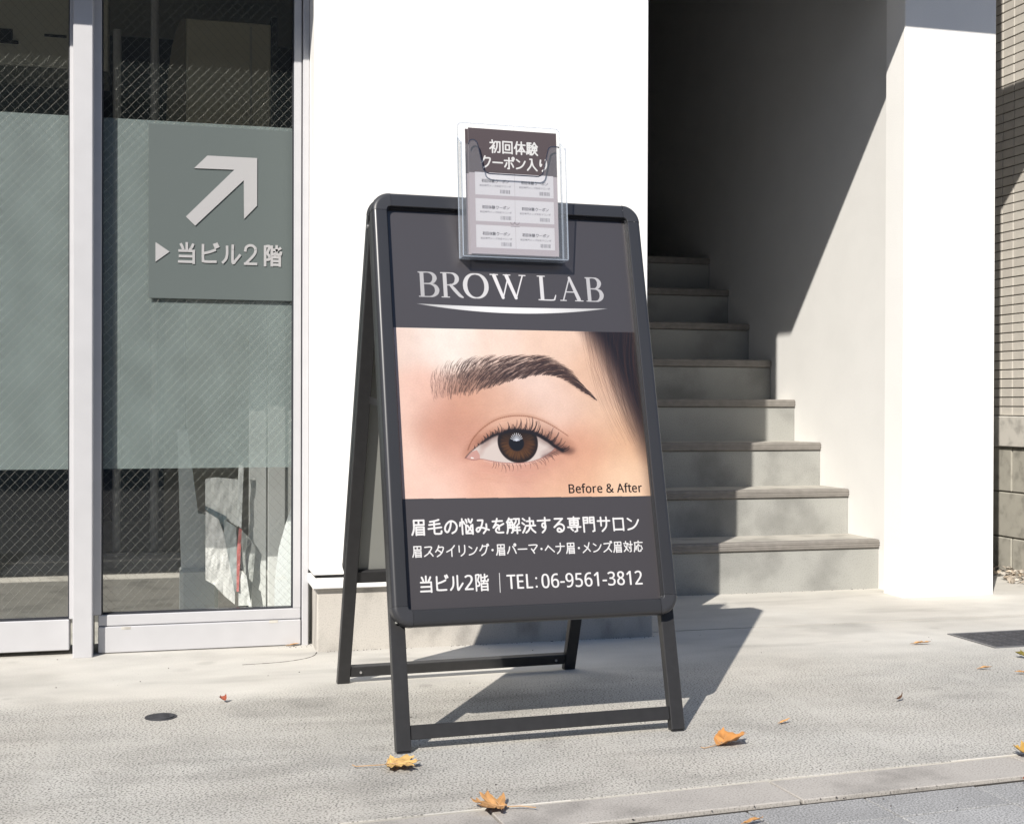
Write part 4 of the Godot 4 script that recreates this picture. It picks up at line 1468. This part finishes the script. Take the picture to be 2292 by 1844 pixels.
func build_opposite() -> void:
	# the street's other side, in its own shade; it shows only as a reflection in the glass
	var o := thing("opposite_building", "shaded grey building across the street, dimly reflected in the glass door", "building", Vector3(0, 0, 15))
	var st := S()
	slab(st, Vector3(-26, -0.05, 0), Vector3(26, 7.3, 8), 0.02)
	put("wall", st, mat(0.26, 0.25, 0.215, 0.9), o)
	var win := mat(0.03, 0.035, 0.04, 0.2)
	for r in 2:
		for c in 13:
			st = S()
			slab(st, Vector3(-25 + c * 4.0, 0.9 + r * 2.7, -0.03), Vector3(-22.8 + c * 4.0, 2.3 + r * 2.7, -0.005))
			put("window", st, win, o)


# ---------------------------------------------------------------- small things on the ground
func leaf_mesh(half: PackedVector2Array, size: float, curl: float, fold: float, sd: int, lobes_up: float) -> Mesh:
	var nz := noise(2.2, 2, sd)
	var out := PackedVector2Array()
	for p in half: out.append(p)
	for i in range(half.size() - 2, 0, -1): out.append(Vector2(-half[i].x, half[i].y))
	out = out.duplicate()
	# closer points along the edge
	var e := PackedVector2Array()
	for i in out.size():
		e.append(out[i])
		e.append(out[i].lerp(out[(i + 1) % out.size()], 0.5) * (1.0 + 0.03 * nz.get_noise_1d(i * 9.0)))
	var c := Vector2(0, 0.02)
	var H := func(p: Vector2) -> Vector3:
		var r := p.length()
		var y := curl * r * r + fold * absf(p.x) - fold * 0.3 * absf(p.y) + lobes_up * maxf(0, p.y) * r + 0.10 * nz.get_noise_2d(p.x * 1.4, p.y * 1.4)
		return Vector3(p.x, y, -p.y) * size
	var rings := [0.0, 0.3, 0.6, 0.85, 1.0]
	var st := S()
	st.set_smooth_group(0)
	for i in e.size():
		var a := e[i]
		var b := e[(i + 1) % e.size()]
		for k in 4:
			var q := [c.lerp(a, rings[k]), c.lerp(b, rings[k]), c.lerp(b, rings[k + 1]), c.lerp(a, rings[k + 1])]
			for j in ([0, 2, 1, 0, 3, 2] if k else [0, 3, 2]):
				var p: Vector2 = q[j]
				st.set_uv(p * 0.5)
				st.set_uv2(p * 0.5)
				st.add_vertex(H.call(p))
	st.index()
	st.generate_normals()
	return st.commit()


func build_leaves() -> void:
	var maple := pts_of("0,1 0.08,0.80 0.20,0.80 0.15,0.50 0.40,0.64 0.56,0.74 0.58,0.56 0.84,0.46 0.60,0.28 0.46,0.10 0.66,0.00 0.84,-0.10 0.56,-0.20 0.26,-0.20 0.04,-0.30")
	var broad := pts_of("0,1 0.10,0.78 0.30,0.62 0.52,0.44 0.66,0.50 0.60,0.20 0.50,-0.02 0.40,-0.22 0.18,-0.36 0.03,-0.42")
	var oval := pts_of("0,1 0.10,0.72 0.19,0.40 0.23,0.05 0.19,-0.35 0.10,-0.70 0.02,-0.98")
	var lm := func(r: float, g: float, b: float, sd: int) -> StandardMaterial3D:
		var m := textured(mat(r, g, b, 0.65), ntex(0.03, 3, sd, [[0.0, 0.72], [1.0, 1.0]], 128), 1.0)
		m.cull_mode = BaseMaterial3D.CULL_DISABLED
		m.backlight_enabled = true
		m.backlight = Color(0.3, 0.22, 0.1)
		return m
	var yellow = lm.call(0.66, 0.42, 0.15, 81)
	var orange = lm.call(0.52, 0.235, 0.065, 82)
	var tan_ = lm.call(0.50, 0.265, 0.10, 83)
	var pale = lm.call(0.60, 0.33, 0.13, 84)
	var olive = lm.call(0.16, 0.13, 0.02, 85)
	var brown = lm.call(0.10, 0.045, 0.02, 86)
	var rust = lm.call(0.28, 0.06, 0.025, 87)
	var stem := mat(0.42, 0.27, 0.15, 0.7)
	var L := [
		# outline, x, z, height, turn, tilt, size, curl, fold, up, material, stem, label
		[maple, 0.420, 1.192, 0.008, -1.75, 0.06, 0.057, 0.05, 0.07, 0.0, yellow, 0.055, "pale yellow maple leaf below the left front foot of the board"],
		[broad, 1.118, 1.195, 0.006, -1.30, 0.10, 0.056, 0.10, 0.34, 0.20, orange, 0.040, "large curled orange leaf right of the board's right front foot"],
		[maple, 0.556, 1.490, 0.006, 1.25, 0.05, 0.050, 0.10, 0.12, 0.12, tan_, 0.045, "orange brown maple leaf lying across the kerb line at the bottom"],
		[oval, 1.318, 1.064, 0.006, -1.25, 0.2, 0.020, 0.2, 0.35, 0.0, pale, 0.0, "small tan leaf scrap right of the large orange leaf"],
		[oval, 2.144, 0.303, 0.007, -1.75, 0.1, 0.034, 0.1, 0.4, 0.0, pale, 0.0, "small tan curled leaf left of the iron grating"],
		[oval, 2.108, 0.663, 0.007, -1.70, 0.1, 0.024, 0.1, 0.5, 0.0, pale, 0.0, "small pale rolled leaf in front of the iron grating"],
		[broad, 2.305, 0.554, 0.010, 0.6, 0.2, 0.022, 0.2, 0.4, 0.1, olive, 0.0, "dark olive leaf at the right picture edge below the grating"],
		[oval, 2.172, 0.742, 0.007, 1.3, 0.1, 0.026, 0.1, 0.4, 0.0, tan_, 0.0, "orange leaf tip cut by the right picture edge"],
		[maple, 1.668, 1.425, 0.008, 0.4, 0.25, 0.027, 0.2, 0.45, 0.2, lm.call(0.42, 0.25, 0.05, 88), 0.0, "curled yellow and brown leaf on the kerb at the right edge"],
		[oval, 1.685, 0.935, 0.007, -1.05, 0.1, 0.018, 0.5, 0.5, 0.3, brown, 0.0, "tiny dark curled leaf in the middle of the open concrete"],
		[oval, 0.962, 1.650, -0.002, -1.30, 0.1, 0.026, 0.1, 0.3, 0.0, tan_, 0.0, "narrow orange leaf on the granite paving"],
		[broad, 0.123, 0.558, 0.007, 0.5, 0.1, 0.016, 0.5, 0.6, 0.2, rust, 0.0, "dark rust coloured curled leaf on the concrete left of the board"],
		[oval, 0.345, -0.118, 0.006, -1.40, 0.1, 0.022, 0.1, 0.3, 0.0, pale, 0.0, "thin tan leaf sliver at the foot of the door jamb"],
		[oval, 1.575, 1.560, 0.004, -1.2, 0.1, 0.020, 0.1, 0.3, 0.0, rust, 0.0, "reddish leaf in the kerb joint at the right edge"],
	]
	var i := 0
	for l in L:
		i += 1
		var t := thing("fallen_leaf", l[12], "leaf", Vector3(l[1], l[3], l[2]), l[4], "fallen leaves on the concrete")
		t.rotation.z = l[5] * 0.4
		t.rotation.x = l[5]
		put_mesh("blade", leaf_mesh(l[0], l[6], l[7], l[8], 90 + i, l[9]), l[10], t, Vector3.ZERO)
		if l[11] > 0:
			var st := S()
			var s: float = l[6]
			var q := [Vector3(0, -0.0006, 0.3 * s), Vector3(0.004, 0.001, 0.3 * s + l[11] * 0.5), Vector3(0.002, 0.001, 0.3 * s + l[11]), Vector3(-0.004, 0.003, 0.3 * s + l[11] * 1.12)]
			for k in 3: tube(st, q[k], q[k + 1], 0.0010, 0.0010, 6)
			put("stem", st, stem, t)
			st = S()
			for tip in [Vector2(0, 0.9), Vector2(0.5, 0.66), Vector2(-0.5, 0.66), Vector2(0.7, -0.08), Vector2(-0.7, -0.08)]:
				var last := Vector3(0, 0.0004, 0.25 * s)
				for k in range(1, 6):
					var u := k / 5.0
					var p: Vector2 = Vector2(0, -0.25).lerp(tip, u)
					var r := p.length()
					var nz := noise(2.2, 2, 90 + i)
					var y: float = l[7] * r * r + l[8] * absf(p.x) - l[8] * 0.3 * absf(p.y) + l[9] * maxf(0, p.y) * r + 0.10 * nz.get_noise_2d(p.x * 1.4, p.y * 1.4)
					var v := Vector3(p.x, y, -p.y) * s + Vector3(0, 0.0003, 0)
					tube(st, last, v, 0.0007 * (1.2 - u), 0.0007 * (1.2 - u), 5, false)
					last = v
			put("veins", st, stem, t)


func build_ground_things() -> void:
	var d := thing("drain_cap", "round dark iron drain cap set in the concrete left of the board", "drain cover", Vector3(-0.019, 0.0, 0.665))
	var st := S()
	tube(st, Vector3(0, -0.02, 0), Vector3(0, 0.0015, 0), 0.036, 0.0355, 32)
	put("rim", st, M.iron, d)
	st = S()
	tube(st, Vector3(0, -0.01, 0), Vector3(0, 0.0032, 0), 0.030, 0.029, 32)
	put("lid", st, M.iron, d)
	st = S()
	for k in 3: slab(st, Vector3(-0.018, 0.0033, -0.012 + k * 0.011), Vector3(0.018, 0.0052, -0.010 + k * 0.011))
	put("rib", st, M.iron, d)
	var g := thing("floor_grating", "dark iron drain grating sunk in the concrete at the right edge", "grating", Vector3(2.325, 0.0, 0.405), 0.012)
	st = S()
	slab(st, Vector3(0.0, -0.02, -0.008), Vector3(0.7, 0.003, 0.0), 0.001)
	slab(st, Vector3(0.0, -0.02, -0.236), Vector3(0.7, 0.003, -0.228), 0.001)
	slab(st, Vector3(0.0, -0.02, -0.228), Vector3(0.010, 0.003, -0.008), 0.001)
	slab(st, Vector3(0.69, -0.02, -0.228), Vector3(0.70, 0.003, -0.008), 0.001)
	put("frame", st, mat(0.16, 0.16, 0.165, 0.5, 0.4), g)
	for k in 11:
		st = S()
		slab(st, Vector3(0.0105, -0.010, -0.225 + k * 0.0197), Vector3(0.6895, 0.0022, -0.214 + k * 0.0197), 0.001)
		put("grate_bar", st, M.iron, g)
	for k in 22:
		st = S()
		slab(st, Vector3(0.020 + k * 0.031, -0.008, -0.227), Vector3(0.028 + k * 0.031, 0.0012, -0.009))
		put("cross_bar", st, M.iron, g)
	st = S()
	slab(st, Vector3(0.010, -0.012, -0.228), Vector3(0.69, 0.0006, -0.008))
	put("pit", st, M.black, g)
	# grit scattered on the concrete
	var mm := MultiMesh.new()
	mm.transform_format = MultiMesh.TRANSFORM_3D
	st = S()
	box(st, Vector3.ZERO, Vector3(1, 0.5, 0.7), 0.2)
	mm.mesh = st.commit()
	mm.instance_count = 900
	for i in 900:
		var x := rng.randf_range(-0.9, 2.6)
		var z := 1.75 - 2.0 * pow(rng.randf(), 1.5)
		var s := 0.0010 + 0.0028 * pow(rng.randf(), 4.0)
		if i > 420:  # gathered along the foot of the wall, the lowest step and the kerb joint
			s = 0.0010 + 0.0030 * pow(rng.randf(), 3.0)
			if i < 620:
				x = rng.randf_range(0.41, 1.43)
				z = -0.013 + absf(rng.randfn(0, 0.006))
			elif i < 720:
				x = rng.randf_range(1.43, 2.63)
				z = -0.770 + absf(rng.randfn(0, 0.006))
			elif i < 860:
				x = rng.randf_range(-0.4, 1.9)
				z = 1.613 - (x - 0.464) * 0.0665 + rng.randfn(0, 0.006)
			else:
				x = rng.randf_range(0.30, 0.41)
				z = -0.125 + absf(rng.randfn(0, 0.015))
		mm.set_instance_transform(i, Transform3D(Basis(Vector3.UP, rng.randf() * TAU).scaled(Vector3.ONE * s), Vector3(x, s * 0.2 - (0.004 if z > 1.48 - (x - 0.464) * 0.0665 else 0.0), z)))
	var mi := MultiMeshInstance3D.new()
	mi.name = "grit"
	mi.multimesh = mm
	mi.material_override = M.grit
	add_child(mi)
	tag(mi, "dark grains of grit scattered over the concrete and kerb", "grit", "", "stuff")


# ---------------------------------------------------------------- scene
func _ready() -> void:
	rng.seed = 7
	var cam := Camera3D.new()
	cam.name = "camera"
	cam.position = Vector3(0, 0.7079, 3.6671)
	cam.rotation = Vector3(-0.0064, -0.2595, 0.0032)
	cam.fov = 35.44
	cam.near = 0.05
	cam.far = 200
	add_child(cam)
	cam.current = true
	var e := Environment.new()
	e.background_mode = Environment.BG_SKY
	var sm := ProceduralSkyMaterial.new()
	sm.sky_top_color = Color(0.44, 0.54, 0.70)
	sm.sky_horizon_color = Color(0.74, 0.765, 0.79)
	sm.sky_curve = 0.12
	sm.sky_energy_multiplier = 0.92
	sm.ground_bottom_color = Color(0.25, 0.24, 0.23)
	sm.ground_horizon_color = Color(0.5, 0.5, 0.5)
	var sky := Sky.new()
	sky.sky_material = sm
	e.sky = sky
	e.tonemap_mode = Environment.TONE_MAPPER_LINEAR
	e.tonemap_exposure = 1.45
	e.sdfgi_enabled = true
	e.ssao_enabled = true
	e.ssil_enabled = true
	var we := WorldEnvironment.new()
	we.name = "environment"
	we.environment = e
	add_child(we)
	var sun := DirectionalLight3D.new()
	sun.name = "sun"
	sun.light_energy = 1.5
	sun.light_color = Color(1.0, 0.975, 0.935)
	sun.light_angular_distance = 0.5
	sun.shadow_enabled = true
	add_child(sun)
	sun.look_at_from_position(Vector3.ZERO, Vector3(0.79, -1.0, -1.04))
	make_materials()
	build_ground()
	build_house()
	build_neighbour()
	build_opposite()
	build_room_things()
	build_arrow_sign()
	var bt := build_board()
	build_holder(bt)
	build_leaves()
	build_ground_things()
